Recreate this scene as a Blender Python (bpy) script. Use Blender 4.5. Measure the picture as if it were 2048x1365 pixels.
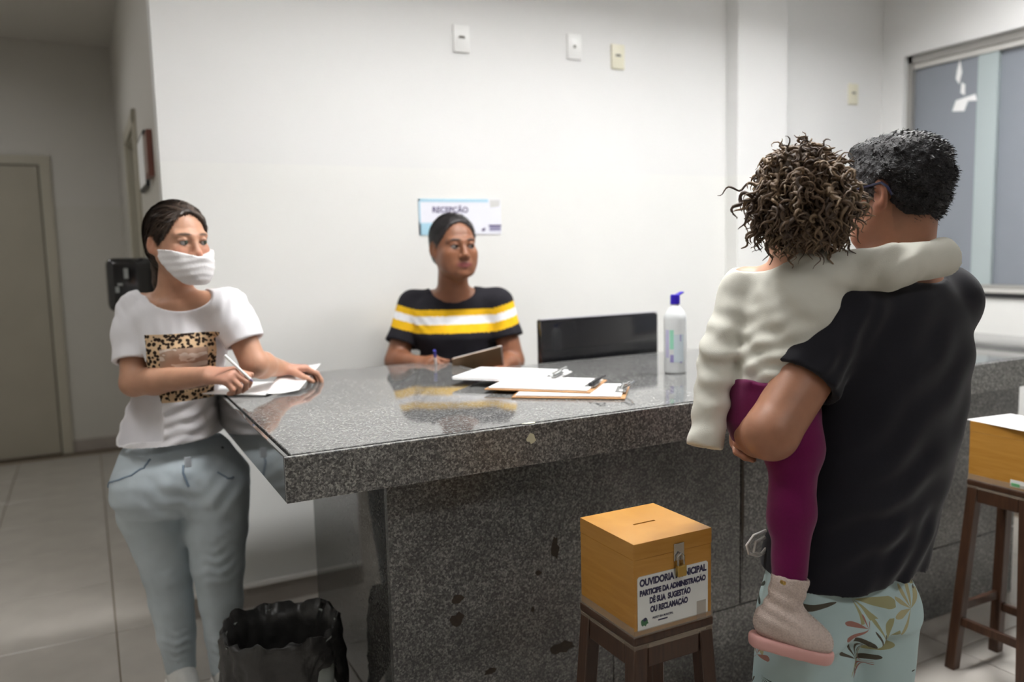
import bpy, bmesh, math, random
import numpy as np
from mathutils import Vector, Matrix

# ---------------------------------------------------------------- camera
scene = bpy.context.scene
for o in list(bpy.data.objects):
    bpy.data.objects.remove(o)
random.seed(7)
rng = np.random.default_rng(11)
R_ = math.radians
CAM_H, FPX = 1.42, 1640.0
YAW, PITCH, ROLL = R_(27.35), R_(6.2), R_(1.4)
fwd = Vector((math.sin(YAW) * math.cos(PITCH), math.cos(YAW) * math.cos(PITCH), -math.sin(PITCH)))
r0 = Vector((math.cos(YAW), -math.sin(YAW), 0.0))
d0 = fwd.cross(r0)
c_right = math.cos(ROLL) * r0 + math.sin(ROLL) * d0
c_down = -math.sin(ROLL) * r0 + math.cos(ROLL) * d0
cam_data = bpy.data.cameras.new('camera')
cam = bpy.data.objects.new('camera', cam_data)
scene.collection.objects.link(cam)
m = Matrix.Identity(4)
for i in range(3):
    m[i][0] = c_right[i]; m[i][1] = -c_down[i]; m[i][2] = -fwd[i]
m[2][3] = CAM_H
cam.matrix_world = m
cam_data.sensor_width = 36.0
cam_data.sensor_fit = 'HORIZONTAL'
cam_data.lens = FPX / 2048.0 * 36.0
cam_data.clip_start = 0.05
cam_data.dof.use_dof = True
cam_data.dof.focus_distance = 1.85
cam_data.dof.aperture_fstop = 1.9
scene.camera = cam


def at(px, py, t):
    """point at depth t metres along the optical axis (surveying the photograph)"""
    v = c_right * ((px - 1024) / FPX) + c_down * ((py - 682.5) / FPX) + fwd
    return np.array([v[0] * t, v[1] * t, CAM_H + v[2] * t])


# ---------------------------------------------------------------- world, exposure
world = bpy.data.worlds.new('world')
scene.world = world
world.use_nodes = True
bg = world.node_tree.nodes['Background']
bg.inputs[0].default_value = (0.75, 0.85, 1.0, 1)
bg.inputs[1].default_value = 0.02
vs = scene.view_settings
vs.view_transform = 'Standard'
vs.look = 'None'
vs.exposure = 0.48
vs.gamma = 1.0
vs.use_curve_mapping = False
cy = scene.cycles
cy.max_bounces = 7
cy.diffuse_bounces = 4
cy.glossy_bounces = 4
cy.transmission_bounces = 4
cy.transparent_max_bounces = 8
cy.caustics_reflective = False
cy.caustics_refractive = False
cy.use_denoising = True

# fixture list: (x, y, length along x, width along y, strength)
FIXTURES = [(3.0, 2.0, 1.24, 0.30, 44.0), (1.35, 2.0, 1.24, 0.30, 46.0), (1.5, -0.9, 1.24, 0.30, 20.0), (-0.55, 1.9, 0.30, 1.24, 10.0), (-0.9, 4.9, 0.30, 1.24, 11.0)]  # the lamp left of the counter is added fill for the jeans and lower wall

# ---------------------------------------------------------------- helpers
COL = scene.collection


def lin(r, g, b):
    f = lambda c: (c / 255 / 12.92) if c / 255 <= 0.04045 else ((c / 255 + 0.055) / 1.055) ** 2.4
    return (f(r), f(g), f(b), 1.0)


def mat(name, color, rough=0.5, metal=0.0, noise=0.0, nscale=30.0, bump=0.0, bscale=80.0, spec=0.5, sss=0.0,
        trans=0.0, sheen=0.0, coat=0.0):
    mt = bpy.data.materials.new(name)
    mt.use_nodes = True
    nt = mt.node_tree
    b = nt.nodes['Principled BSDF']
    b.inputs['Base Color'].default_value = color
    b.inputs['Roughness'].default_value = rough
    b.inputs['Metallic'].default_value = metal
    b.inputs['Specular IOR Level'].default_value = spec
    b.inputs['Transmission Weight'].default_value = trans
    b.inputs['Coat Weight'].default_value = coat
    if sheen:
        b.inputs['Sheen Weight'].default_value = sheen
    if sss:
        b.inputs['Subsurface Weight'].default_value = sss
        b.inputs['Subsurface Radius'].default_value = (0.9, 0.35, 0.2)
        b.inputs['Subsurface Scale'].default_value = 0.008
    tc = nt.nodes.new('ShaderNodeTexCoord')
    if noise:
        n = nt.nodes.new('ShaderNodeTexNoise')
        n.inputs['Scale'].default_value = nscale
        n.inputs['Detail'].default_value = 6
        nt.links.new(tc.outputs['Object'], n.inputs['Vector'])
        mx = nt.nodes.new('ShaderNodeMix')
        mx.data_type = 'RGBA'
        mx.blend_type = 'MULTIPLY'
        mx.inputs['Factor'].default_value = 1.0
        rp = nt.nodes.new('ShaderNodeMapRange')
        rp.inputs['From Min'].default_value = 0.25
        rp.inputs['From Max'].default_value = 0.75
        rp.inputs['To Min'].default_value = 1 - noise
        rp.inputs['To Max'].default_value = 1 + noise
        nt.links.new(n.outputs['Fac'], rp.inputs['Value'])
        mx.inputs['A'].default_value = color
        nt.links.new(rp.outputs['Result'], mx.inputs['B'])
        nt.links.new(mx.outputs['Result'], b.inputs['Base Color'])
    if bump:
        n2 = nt.nodes.new('ShaderNodeTexNoise')
        n2.inputs['Scale'].default_value = bscale
        n2.inputs['Detail'].default_value = 5
        nt.links.new(tc.outputs['Object'], n2.inputs['Vector'])
        bp = nt.nodes.new('ShaderNodeBump')
        bp.inputs['Strength'].default_value = bump
        bp.inputs['Distance'].default_value = 0.004
        nt.links.new(n2.outputs['Fac'], bp.inputs['Height'])
        nt.links.new(bp.outputs['Normal'], b.inputs['Normal'])
    return mt


def bsdf(mt):
    return mt.node_tree.nodes['Principled BSDF']


def tag(o, label=None, cat=None, group=None, kind=None):
    if label: o['label'] = label
    if cat: o['category'] = cat
    if group: o['group'] = group
    if kind: o['kind'] = kind
    return o


def empty(name, loc, rz=0.0, label=None, cat=None, group=None):
    o = bpy.data.objects.new(name, None)
    COL.objects.link(o)
    o.location = loc
    o.rotation_euler = (0, 0, rz)
    o.empty_display_size = 0.05
    tag(o, label, cat, group)
    return o


def link(name, me, material=None, parent=None, loc=None):
    o = bpy.data.objects.new(name, me)
    COL.objects.link(o)
    if material is not None and not me.materials:
        me.materials.append(material)
    if parent is not None:
        o.parent = parent
    if loc is not None:
        o.location = loc
    return o


def mesh_from(verts, faces, name='m', smooth=True):
    me = bpy.data.meshes.new(name)
    me.from_pydata([tuple(v) for v in verts], [], [tuple(f) for f in faces])
    me.update()
    if smooth:
        me.polygons.foreach_set('use_smooth', [True] * len(me.polygons))
    return me


class MB:
    """collects simple shapes into one mesh"""
    def __init__(self):
        self.bm = bmesh.new()

    def box(self, lo, hi, bevel=0.0, rot=None, seg=2):
        lo, hi = Vector(lo), Vector(hi)
        t = bmesh.new()
        r = bmesh.ops.create_cube(t, size=1.0)
        c = (lo + hi) / 2
        s = hi - lo
        for v in t.verts:
            v.co = Vector((v.co.x * s.x, v.co.y * s.y, v.co.z * s.z))
        if bevel:
            bmesh.ops.bevel(t, geom=list(t.edges), offset=bevel, segments=seg, affect='EDGES', profile=0.5)
        for v in t.verts:
            v.co = (rot @ v.co if rot else v.co) + c
        self._add(t)
        return self

    def poly(self, pts, h0, h1, axis='z', bevel=0.0):
        """prism: polygon in the plane, extruded along axis"""
        t = bmesh.new()
        f = lambda p, h: {'z': (p[0], p[1], h), 'y': (p[0], h, p[1]), 'x': (h, p[0], p[1])}[axis]
        vs = [t.verts.new(f(p, h0)) for p in pts]
        fc = t.faces.new(vs)
        ex = bmesh.ops.extrude_face_region(t, geom=[fc])
        d = Vector(f((0, 0), h1)) - Vector(f((0, 0), h0))
        for g in ex['geom']:
            if isinstance(g, bmesh.types.BMVert):
                g.co += d
        if bevel:
            bmesh.ops.bevel(t, geom=list(t.edges), offset=bevel, segments=2, affect='EDGES', profile=0.5)
        bmesh.ops.recalc_face_normals(t, faces=t.faces)
        self._add(t)
        return self

    def tube(self, pts, r, n=8, caps=True):
        pts = [Vector(p) for p in pts]
        rs = r if isinstance(r, (list, tuple)) else [r] * len(pts)
        t = bmesh.new()
        rings = []
        prev = None
        for i, p in enumerate(pts):
            a = pts[max(i - 1, 0)]; b = pts[min(i + 1, len(pts) - 1)]
            d = (b - a).normalized()
            if prev is None:
                u = d.orthogonal().normalized()
            else:
                u = (prev - d * prev.dot(d)).normalized()
            prev = u
            w = d.cross(u)
            rings.append([t.verts.new(p + (u * math.cos(k * 2 * math.pi / n) + w * math.sin(k * 2 * math.pi / n)) * rs[i]) for k in range(n)])
        for i in range(len(rings) - 1):
            for k in range(n):
                t.faces.new((rings[i][k], rings[i][(k + 1) % n], rings[i + 1][(k + 1) % n], rings[i + 1][k]))
        if caps:
            t.faces.new(rings[0][::-1]); t.faces.new(rings[-1])
        bmesh.ops.recalc_face_normals(t, faces=t.faces)
        self._add(t)
        return self

    def lathe(self, prof, n=32, c=(0, 0, 0), sx=1.0, sy=1.0):
        t = bmesh.new()
        rings = []
        for r, z in prof:
            if r < 1e-6:
                rings.append([t.verts.new((c[0], c[1], c[2] + z))])
            else:
                rings.append([t.verts.new((c[0] + sx * r * math.cos(k * 2 * math.pi / n), c[1] + sy * r * math.sin(k * 2 * math.pi / n), c[2] + z)) for k in range(n)])
        for i in range(len(rings) - 1):
            A, B = rings[i], rings[i + 1]
            for k in range(n):
                k2 = (k + 1) % n
                if len(A) == 1 and len(B) == 1: continue
                if len(A) == 1: t.faces.new((A[0], B[k2], B[k]))
                elif len(B) == 1: t.faces.new((A[k], A[k2], B[0]))
                else: t.faces.new((A[k], A[k2], B[k2], B[k]))
        bmesh.ops.recalc_face_normals(t, faces=t.faces)
        self._add(t)
        return self

    def _add(self, t):
        me = bpy.data.meshes.new('t')
        t.to_mesh(me); t.free()
        self.bm.from_mesh(me)
        bpy.data.meshes.remove(me)

    def mesh(self, name='m', smooth=False, angle=35):
        me = bpy.data.meshes.new(name)
        self.bm.to_mesh(me); self.bm.free()
        if smooth:
            me.polygons.foreach_set('use_smooth', [True] * len(me.polygons))
            me.set_sharp_from_angle(angle=R_(angle))
        return me

    def build(self, name, material, parent=None, loc=None, smooth=False, angle=35):
        return link(name, self.mesh(name, smooth, angle), material, parent, loc)


def text_mesh(txt, size, name, material, parent, matrix, bold=0.0, xs=1.0, align='LEFT'):
    cu = bpy.data.curves.new('txt', 'FONT')
    cu.body = txt
    cu.size = size
    cu.offset = bold
    cu.align_x = align
    cu.extrude = 0.0003
    to = bpy.data.objects.new('txt', cu)
    COL.objects.link(to)
    dg = bpy.context.evaluated_depsgraph_get()
    me = bpy.data.meshes.new_from_object(to.evaluated_get(dg))
    bpy.data.objects.remove(to)
    bpy.data.curves.remove(cu)
    me.transform(Matrix.Diagonal((xs, 1, 1, 1)))
    me.transform(matrix)
    me.materials.clear()
    return link(name, me, material, parent)


FRONT_Y = Matrix(((1, 0, 0, 0), (0, 0, -1, 0), (0, 1, 0, 0), (0, 0, 0, 1)))   # text on a face that looks to -Y


def on_front(x, y, z):
    return Matrix.Translation((x, y, z)) @ FRONT_Y
# ---------------------------------------------------------------- materials of the room
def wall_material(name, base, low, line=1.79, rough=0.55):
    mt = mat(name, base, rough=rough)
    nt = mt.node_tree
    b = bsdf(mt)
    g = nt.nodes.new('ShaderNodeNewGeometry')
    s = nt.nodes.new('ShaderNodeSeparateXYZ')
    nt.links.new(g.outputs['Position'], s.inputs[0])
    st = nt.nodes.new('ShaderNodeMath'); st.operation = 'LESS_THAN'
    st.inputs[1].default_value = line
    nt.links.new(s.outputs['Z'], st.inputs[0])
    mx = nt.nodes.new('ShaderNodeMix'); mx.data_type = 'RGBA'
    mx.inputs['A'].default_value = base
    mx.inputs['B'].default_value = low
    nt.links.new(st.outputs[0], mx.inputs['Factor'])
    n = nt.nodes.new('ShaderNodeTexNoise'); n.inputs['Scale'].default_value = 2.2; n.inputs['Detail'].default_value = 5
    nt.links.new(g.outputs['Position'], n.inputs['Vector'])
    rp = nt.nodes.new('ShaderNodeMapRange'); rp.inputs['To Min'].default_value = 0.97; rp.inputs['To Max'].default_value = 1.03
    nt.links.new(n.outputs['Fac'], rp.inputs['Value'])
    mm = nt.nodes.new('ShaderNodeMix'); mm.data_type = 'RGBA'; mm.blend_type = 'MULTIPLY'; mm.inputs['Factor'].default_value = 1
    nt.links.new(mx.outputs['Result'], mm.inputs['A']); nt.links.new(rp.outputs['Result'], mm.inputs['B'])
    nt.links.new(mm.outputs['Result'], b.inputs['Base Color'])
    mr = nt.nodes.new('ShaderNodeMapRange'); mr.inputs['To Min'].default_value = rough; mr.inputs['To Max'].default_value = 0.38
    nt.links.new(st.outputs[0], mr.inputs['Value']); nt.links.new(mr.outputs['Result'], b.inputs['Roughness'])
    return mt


def granite(name, rough, dark=1.0, scale=1.0, bumpy=0.0, stain=0.0, soft=0.0):
    mt = bpy.data.materials.new(name); mt.use_nodes = True
    nt = mt.node_tree; b = bsdf(mt)
    g = nt.nodes.new('ShaderNodeNewGeometry')
    mp = nt.nodes.new('ShaderNodeMapping'); mp.inputs['Scale'].default_value = (scale,) * 3
    nt.links.new(g.outputs['Position'], mp.inputs['Vector'])
    n1 = nt.nodes.new('ShaderNodeTexNoise'); n1.inputs['Scale'].default_value = 210; n1.inputs['Detail'].default_value = 4; n1.inputs['Roughness'].default_value = 0.65
    v1 = nt.nodes.new('ShaderNodeTexVoronoi'); v1.inputs['Scale'].default_value = 190
    n3 = nt.nodes.new('ShaderNodeTexNoise'); n3.inputs['Scale'].default_value = 5; n3.inputs['Detail'].default_value = 5
    for n in (n1, v1, n3):
        nt.links.new(mp.outputs['Vector'], n.inputs['Vector'])
    ad = nt.nodes.new('ShaderNodeMath'); ad.operation = 'MULTIPLY_ADD'
    sc = nt.nodes.new('ShaderNodeSeparateColor')
    nt.links.new(v1.outputs['Color'], sc.inputs[0])
    ad.inputs[1].default_value = 0.38
    nt.links.new(sc.outputs[0], ad.inputs[0]); nt.links.new(n1.outputs['Fac'], ad.inputs[2])
    cr = nt.nodes.new('ShaderNodeValToRGB')
    e = cr.color_ramp
    e.elements[0].position = 0.50; e.elements[0].color = (0.012 * dark, 0.012 * dark, 0.013 * dark, 1)
    e.elements[1].position = 0.92; e.elements[1].color = (0.34 * dark, 0.34 * dark, 0.32 * dark, 1)
    k = e.elements.new(0.62); k.color = (0.065 * dark, 0.066 * dark, 0.066 * dark, 1)
    k = e.elements.new(0.76); k.color = (0.14 * dark, 0.14 * dark, 0.135 * dark, 1)
    if soft:
        for el in e.elements:
            el.color = [el.color[q] * (1 - soft) + .095 * dark * soft for q in range(3)] + [1]
    nt.links.new(ad.outputs[0], cr.inputs['Fac'])
    mm = nt.nodes.new('ShaderNodeMix'); mm.data_type = 'RGBA'; mm.blend_type = 'MULTIPLY'; mm.inputs['Factor'].default_value = 1
    rp = nt.nodes.new('ShaderNodeMapRange'); rp.inputs['From Min'].default_value = .3; rp.inputs['From Max'].default_value = .7
    rp.inputs['To Min'].default_value = 0.85 - stain; rp.inputs['To Max'].default_value = 1.1 + stain * .6
    nt.links.new(n3.outputs['Fac'], rp.inputs['Value'])
    nt.links.new(cr.outputs['Color'], mm.inputs['A']); nt.links.new(rp.outputs['Result'], mm.inputs['B'])
    nt.links.new(mm.outputs['Result'], b.inputs['Base Color'])
    b.inputs['Roughness'].default_value = rough
    b.inputs['Specular IOR Level'].default_value = 0.6
    if bumpy:
        bp = nt.nodes.new('ShaderNodeBump'); bp.inputs['Strength'].default_value = bumpy; bp.inputs['Distance'].default_value = 0.001
        nt.links.new(n1.outputs['Fac'], bp.inputs['Height']); nt.links.new(bp.outputs['Normal'], b.inputs['Normal'])
    return mt


def wood(name, c1, c2, rough=0.4, scale=(30, 30, 2.5)):
    mt = mat(name, c1, rough=rough)
    nt = mt.node_tree; b = bsdf(mt)
    tc = nt.nodes.new('ShaderNodeTexCoord')
    mp = nt.nodes.new('ShaderNodeMapping'); mp.inputs['Scale'].default_value = scale
    nt.links.new(tc.outputs['Object'], mp.inputs['Vector'])
    n = nt.nodes.new('ShaderNodeTexNoise'); n.inputs['Scale'].default_value = 1.6; n.inputs['Detail'].default_value = 8; n.inputs['Distortion'].default_value = 1.2
    nt.links.new(mp.outputs['Vector'], n.inputs['Vector'])
    cr = nt.nodes.new('ShaderNodeValToRGB')
    cr.color_ramp.elements[0].position = .3; cr.color_ramp.elements[0].color = c1
    cr.color_ramp.elements[1].position = .72; cr.color_ramp.elements[1].color = c2
    nt.links.new(n.outputs['Fac'], cr.inputs['Fac']); nt.links.new(cr.outputs['Color'], b.inputs['Base Color'])
    return mt


M = {}
M['wall'] = wall_material('wall_paint', (0.80, 0.80, 0.795, 1), (0.82, 0.82, 0.80, 1))
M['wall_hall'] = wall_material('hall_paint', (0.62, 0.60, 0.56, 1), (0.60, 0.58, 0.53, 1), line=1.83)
M['ceiling'] = mat('ceiling_paint', (0.72, 0.70, 0.66, 1), 0.8)
M['tile'] = mat('floor_tile_glaze', (0.47, 0.44, 0.40, 1), 0.22, noise=0.07, nscale=6)
M['grout'] = mat('grout', (0.17, 0.13, 0.09, 1), 0.85)
M['base_tile'] = mat('baseboard_tile', (0.37, 0.33, 0.295, 1), 0.35, noise=0.06, nscale=8)
M['base_lit_edge'] = mat('baseboard_lit_edge', (0.85, 0.83, 0.80, 1), 0.4)
M['door'] = mat('door_paint', (0.40, 0.37, 0.30, 1), 0.45, noise=0.04, nscale=4)
M['door_frame'] = mat('door_frame_paint', (0.47, 0.44, 0.36, 1), 0.45)
M['dark_gap'] = mat('dark_gap', (0.015, 0.015, 0.014, 1), 0.8)
M['green_door'] = mat('hall_door_paint', (0.13, 0.13, 0.10, 1), 0.5)
M['granite_top'] = granite('granite_polished', 0.05, 1.4, soft=.55)
M['granite_edge'] = granite('granite_edge', 0.28, 1.75, 1.0, 0.3, soft=.35)
M['granite_panel'] = granite('granite_panel', 0.3, 1.1, 1.0, 0.2, stain=0.28, soft=.35)
M['granite_side'] = granite('granite_side', 0.04, 0.8, soft=.6)
M['alu'] = mat('aluminium', (0.42, 0.41, 0.39, 1), 0.4, metal=0.6)
M['alu_pale'] = mat('aluminium_pale', (0.62, 0.61, 0.58, 1), 0.45, metal=0.2)
M['glass'] = mat('frosted_glass', (0.23, 0.25, 0.285, 1), 0.35, noise=0.04, nscale=3)
M['glass2'] = mat('frosted_glass_overlap', (0.40, 0.46, 0.47, 1), 0.35)
M['plastic_white'] = mat('white_plastic', (0.88, 0.88, 0.87, 1), 0.3)
M['plastic_cream'] = mat('cream_plastic', (0.80, 0.77, 0.62, 1), 0.35)
M['plastic_black'] = mat('black_gloss_plastic', (0.012, 0.012, 0.014, 1), 0.13, coat=0.5)
M['plastic_dark'] = mat('dark_plastic', (0.02, 0.02, 0.022, 1), 0.4)
M['slot'] = mat('socket_slot', (0.12, 0.11, 0.09, 1), 0.6)
M['paper'] = mat('paper', (0.90, 0.90, 0.90, 1), 0.6, noise=0.02)
M['metal'] = mat('chrome', (0.65, 0.66, 0.66, 1), 0.18, metal=1.0)
M['brass'] = mat('brass', (0.62, 0.43, 0.13, 1), 0.3, metal=1.0)
M['board'] = wood('clipboard_hardboard', (0.42, 0.22, 0.09, 1), (0.53, 0.29, 0.13, 1), 0.5, (6, 6, 6))
M['board_dark'] = wood('clipboard_brown', (0.27, 0.17, 0.095, 1), (0.34, 0.22, 0.125, 1), 0.5, (6, 6, 6))
M['box_wood'] = wood('varnished_plywood', (0.42, 0.195, 0.030, 1), (0.53, 0.27, 0.060, 1), 0.28, (3, 3, 26))
M['stool_wood'] = wood('stained_wood', (0.034, 0.014, 0.007, 1), (0.068, 0.030, 0.015, 1), 0.4, (40, 40, 3))

# ---------------------------------------------------------------- the room
WALL_Y, HALL_X, END_Y, RIGHT_X, CEIL = 3.374, 0.281, 6.90, 4.23, 3.0
LEFT_X, REAR_Y = -1.9, -3.2


def struct(name, mb, m_, parent=None):
    o = mb.build(name, m_, parent)
    if parent is None: tag(o, kind='structure')
    return o


fl = struct('floor', MB().box((LEFT_X, REAR_Y, -0.06), (RIGHT_X, END_Y + .1, -0.004)), M['grout'])
# tiles: one object each, sharing one mesh
TX, TY = 0.52, 0.558
tile_me = MB().box((-TX / 2 + .0022, -TY / 2 + .0022, -.01), (TX / 2 - .0022, TY / 2 - .0022, 0), bevel=.0015, seg=1).mesh('floor_tile')
tile_me.materials.append(M['tile'])
ix0, ix1 = int((LEFT_X - .012) / TX) - 1, int((RIGHT_X - .012) / TX) + 1
iy0, iy1 = int((REAR_Y - 3.40) / TY) - 1, int((END_Y - 3.40) / TY) + 1
for ix in range(ix0, ix1):
    for iy in range(iy0, iy1):
        x, y = 0.012 + (ix + .5) * TX, 3.40 + (iy + .5) * TY
        if x - TX / 2 < LEFT_X - .01 or x + TX / 2 > RIGHT_X + .3 or y > END_Y + .1: continue
        if y < -0.2: continue
        link('floor_tile', tile_me, None, fl, (x, y, 0))
ce_mb = MB()
# ceiling with openings for the recessed fixtures
holes = [(x - l / 2, x + l / 2, y - w / 2, y + w / 2) for x, y, l, w, s in FIXTURES]
xs = sorted({LEFT_X - .12, RIGHT_X + .12, *[h[0] for h in holes], *[h[1] for h in holes]})
ys = sorted({REAR_Y - .12, END_Y + .12, *[h[2] for h in holes], *[h[3] for h in holes]})
for a, b in zip(xs, xs[1:]):
    for c, d in zip(ys, ys[1:]):
        mx_, my_ = (a + b) / 2, (c + d) / 2
        if any(h[0] < mx_ < h[1] and h[2] < my_ < h[3] for h in holes): continue
        ce_mb.box((a, c, CEIL), (b, d, CEIL + .02))
struct('ceiling', ce_mb, M['ceiling'])

struct('wall_back', MB().box((HALL_X, WALL_Y, 0), (RIGHT_X + .12, WALL_Y + .12, CEIL)), M['wall'])
struct('wall_column', MB().box((3.04, 3.287, 0), (3.383, WALL_Y + .02, CEIL), bevel=.004), M['wall'])
# hall side wall with a door opening
HD0, HD1, HDT = 4.60, 5.42, 2.10
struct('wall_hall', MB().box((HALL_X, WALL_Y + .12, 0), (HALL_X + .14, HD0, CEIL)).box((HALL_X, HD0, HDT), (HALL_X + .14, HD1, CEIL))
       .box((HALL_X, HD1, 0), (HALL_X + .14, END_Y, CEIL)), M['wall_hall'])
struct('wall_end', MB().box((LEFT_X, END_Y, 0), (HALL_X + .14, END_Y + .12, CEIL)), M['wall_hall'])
struct('wall_left', MB().box((LEFT_X - .12, REAR_Y, 0), (LEFT_X, END_Y + .12, CEIL)), M['wall_hall'])
struct('wall_rear', MB().box((LEFT_X, REAR_Y - .12, 0), (RIGHT_X, REAR_Y, CEIL)), M['wall'])
# right wall with the window opening
WY0, WY1, WZ0, WZ1 = 0.70, 3.232, 1.150, 2.474
struct('wall_right', MB().box((RIGHT_X, REAR_Y, 0), (RIGHT_X + .14, WALL_Y + .12, WZ0)).box((RIGHT_X, REAR_Y, WZ1), (RIGHT_X + .14, WALL_Y + .12, CEIL))
       .box((RIGHT_X, REAR_Y, WZ0), (RIGHT_X + .14, WY0, WZ1)).box((RIGHT_X, WY1, WZ0), (RIGHT_X + .14, WALL_Y + .12, WZ1)), M['wall'])
# baseboards
bb = struct('baseboard_back', MB().box((HALL_X, WALL_Y - .010, 0), (3.04, WALL_Y, .088)), M['base_tile'])
MB().box((HALL_X, WALL_Y - .022, .086), (3.04, WALL_Y, .099)).build('baseboard_lit_edge', M['base_lit_edge'], bb)  # ledge painted white, with the light it catches put into its colour
struct('baseboard_end', MB().box((-.165, END_Y - .012, 0), (HALL_X, END_Y, .092)), M['base_tile'])
struct('baseboard_hall', MB().box((HALL_X - .010, WALL_Y, 0), (HALL_X, HD0 - .06, .092)), M['base_tile'])
struct('baseboard_right', MB().box((RIGHT_X - .012, REAR_Y, 0), (RIGHT_X, WALL_Y, .092)), M['base_tile'])

# end door
dr = empty('door_1', (0, 0, 0)); tag(dr, kind='structure')
MB().box((-1.13, END_Y - .018, .008), (-.244, END_Y - .002, 2.118), bevel=.003).build('door_leaf', M['door'], dr)
MB().box((-.236, END_Y - .03, 0), (-.164, END_Y, 2.125)).box((-1.21, END_Y - .03, 0), (-1.138, END_Y, 2.125)) \
    .box((-1.21, END_Y - .03, 2.126), (-.164, END_Y, 2.19)).build('door_casing', M['door_frame'], dr)
MB().box((-1.14, END_Y - .003, 0), (-.236, END_Y - .0005, 2.126)).build('door_gap', M['dark_gap'], dr)
MB().tube([(-1.05, END_Y - .02, 1.02), (-1.05, END_Y - .06, 1.02), (-.95, END_Y - .062, 1.02)], .009).build('door_handle', M['metal'], dr)
# hall door in the side wall
hd = empty('door_2', (0, 0, 0)); tag(hd, kind='structure')
MB().box((HALL_X + .075, HD0, 0), (HALL_X + .10, HD1, HDT)).build('door_leaf', M['green_door'], hd)
cas = MB()
for y0, y1 in ((HD0 - .07, HD0 + .005), (HD1 - .005, HD1 + .07)):
    cas.box((HALL_X - .018, y0, 0), (HALL_X, y1, HDT + .07), bevel=.003)
cas.box((HALL_X - .018, HD0 - .07, HDT), (HALL_X, HD1 + .07, HDT + .07), bevel=.003)
cas.box((HALL_X, HD1 - .02, 0), (HALL_X + .14, HD1, HDT)).box((HALL_X, HD0, 0), (HALL_X + .14, HD0 + .02, HDT)).box((HALL_X, HD0, HDT - .02), (HALL_X + .14, HD1, HDT))
cas.build('door_casing', M['door_frame'], hd)

# window
wn = empty('window_1', (0, 0, 0)); tag(wn, kind='structure')
X0 = RIGHT_X + .035
fr = MB()
fr.box((X0, WY0, WZ1 - .045), (X0 + .07, WY1, WZ1)).box((X0, WY0, WZ0), (X0 + .07, WY1, WZ0 + .035)).box((X0, WY1 - .03, WZ0), (X0 + .07, WY1, WZ1)).box((X0, WY0, WZ0), (X0 + .07, WY0 + .03, WZ1))
fr.build('window_frame', M['alu'], wn)
MB().box((X0 + .030, 2.72, WZ0 + .03), (X0 + .036, WY1 - .025, WZ1 - .04)).build('pane', M['glass'], wn)
MB().box((X0 + .046, WY0 + .02, WZ0 + .03), (X0 + .052, 2.75, WZ1 - .04)).build('pane', M['glass'], wn)
MB().box((X0 + .020, 2.715, WZ0 + .03), (X0 + .045, 2.825, WZ1 - .04), bevel=.002).build('meeting_stile', M['glass2'], wn)
MB().box((X0 + .012, WY0 + .02, WZ1 - .075), (X0 + .06, WY1 - .02, WZ1 - .045)).build('window_track', M['alu_pale'], wn)
MB().box((RIGHT_X - .02, WY0 - .03, WZ0 - .005), (RIGHT_X + .10, WY1 + .02, WZ0 + .012), bevel=.003).build('window_sill', M['alu_pale'], wn)
MB().box((RIGHT_X - .012, WY0 - .03, WZ0 - .03), (RIGHT_X, WY1 + .02, WZ0 - .006)).build('sill_edge', M['plastic_dark'], wn)
for k, pts in enumerate([[(2.97, 2.13), (2.95, 2.185), (2.84, 2.20), (2.83, 2.165), (2.88, 2.17), (2.90, 2.12)],
                         [(2.955, 2.30), (2.935, 2.27), (2.92, 2.33), (2.935, 2.40), (2.95, 2.34)], [(2.925, 2.22), (2.90, 2.205), (2.90, 2.26), (2.92, 2.275)]]):
    MB().poly(pts, X0 + .0285, X0 + .030, 'x').build('tape_residue', M['paper'], wn)

# ceiling fixtures
def emissive(name, col, s):
    mt = mat(name, col, .5)
    bsdf(mt).inputs['Emission Color'].default_value = col
    bsdf(mt).inputs['Emission Strength'].default_value = s
    return mt


M['housing'] = mat('fixture_housing', (0.55, 0.55, 0.55, 1), .5)
flab = ['recessed ceiling light over the counter near the window', 'recessed ceiling light over the counter near the receptionist', 'recessed ceiling light behind the viewer', 'added fill light over the floor left of the counter', 'recessed ceiling light in the dim hallway']
for i, (x, y, l, w, s) in enumerate(FIXTURES):
    f_ = empty('ceiling_light', (x, y, CEIL), 0, flab[i], 'ceiling light', 'recessed ceiling lights')
    h = .11
    MB().box((-l / 2, -w / 2, h), (l / 2, w / 2, h + .01)).box((-l / 2 - .01, -w / 2, .021), (-l / 2, w / 2, h)).box((l / 2, -w / 2, .021), (l / 2 + .01, w / 2, h)) \
        .box((-l / 2, -w / 2 - .01, .021), (l / 2, -w / 2, h)).box((-l / 2, w / 2, .021), (l / 2, w / 2 + .01, h)).build('housing', M['housing'], f_)
    MB().box((-l / 2 + .01, -w / 2 + .01, h - .006), (l / 2 - .01, w / 2 - .01, h - .001)).build('light_tube_panel', emissive('light_%d' % i, (1.0, 0.995, 0.985, 1), s), f_)

# ---------------------------------------------------------------- counter
CZ = 0.994
ct = empty('granite_counter', (0.353, 1.758, 0), 0, 'large L-shaped grey speckled granite reception counter with thick overhanging top', 'counter')
OX, OY = 0.353, 1.758
SX1 = 3.67
def rel(pts): return [(x - OX, y - OY) for x, y in pts]
top_poly = rel([(.370, 1.775), (SX1 - .014, 1.775), (SX1 - .014, 2.696), (1.236, 2.696), (1.236, 3.016), (.370, 3.016)])
MB().poly(top_poly, CZ - .018, CZ, 'z', bevel=.0025).build('countertop', M['granite_top'], ct)
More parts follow.
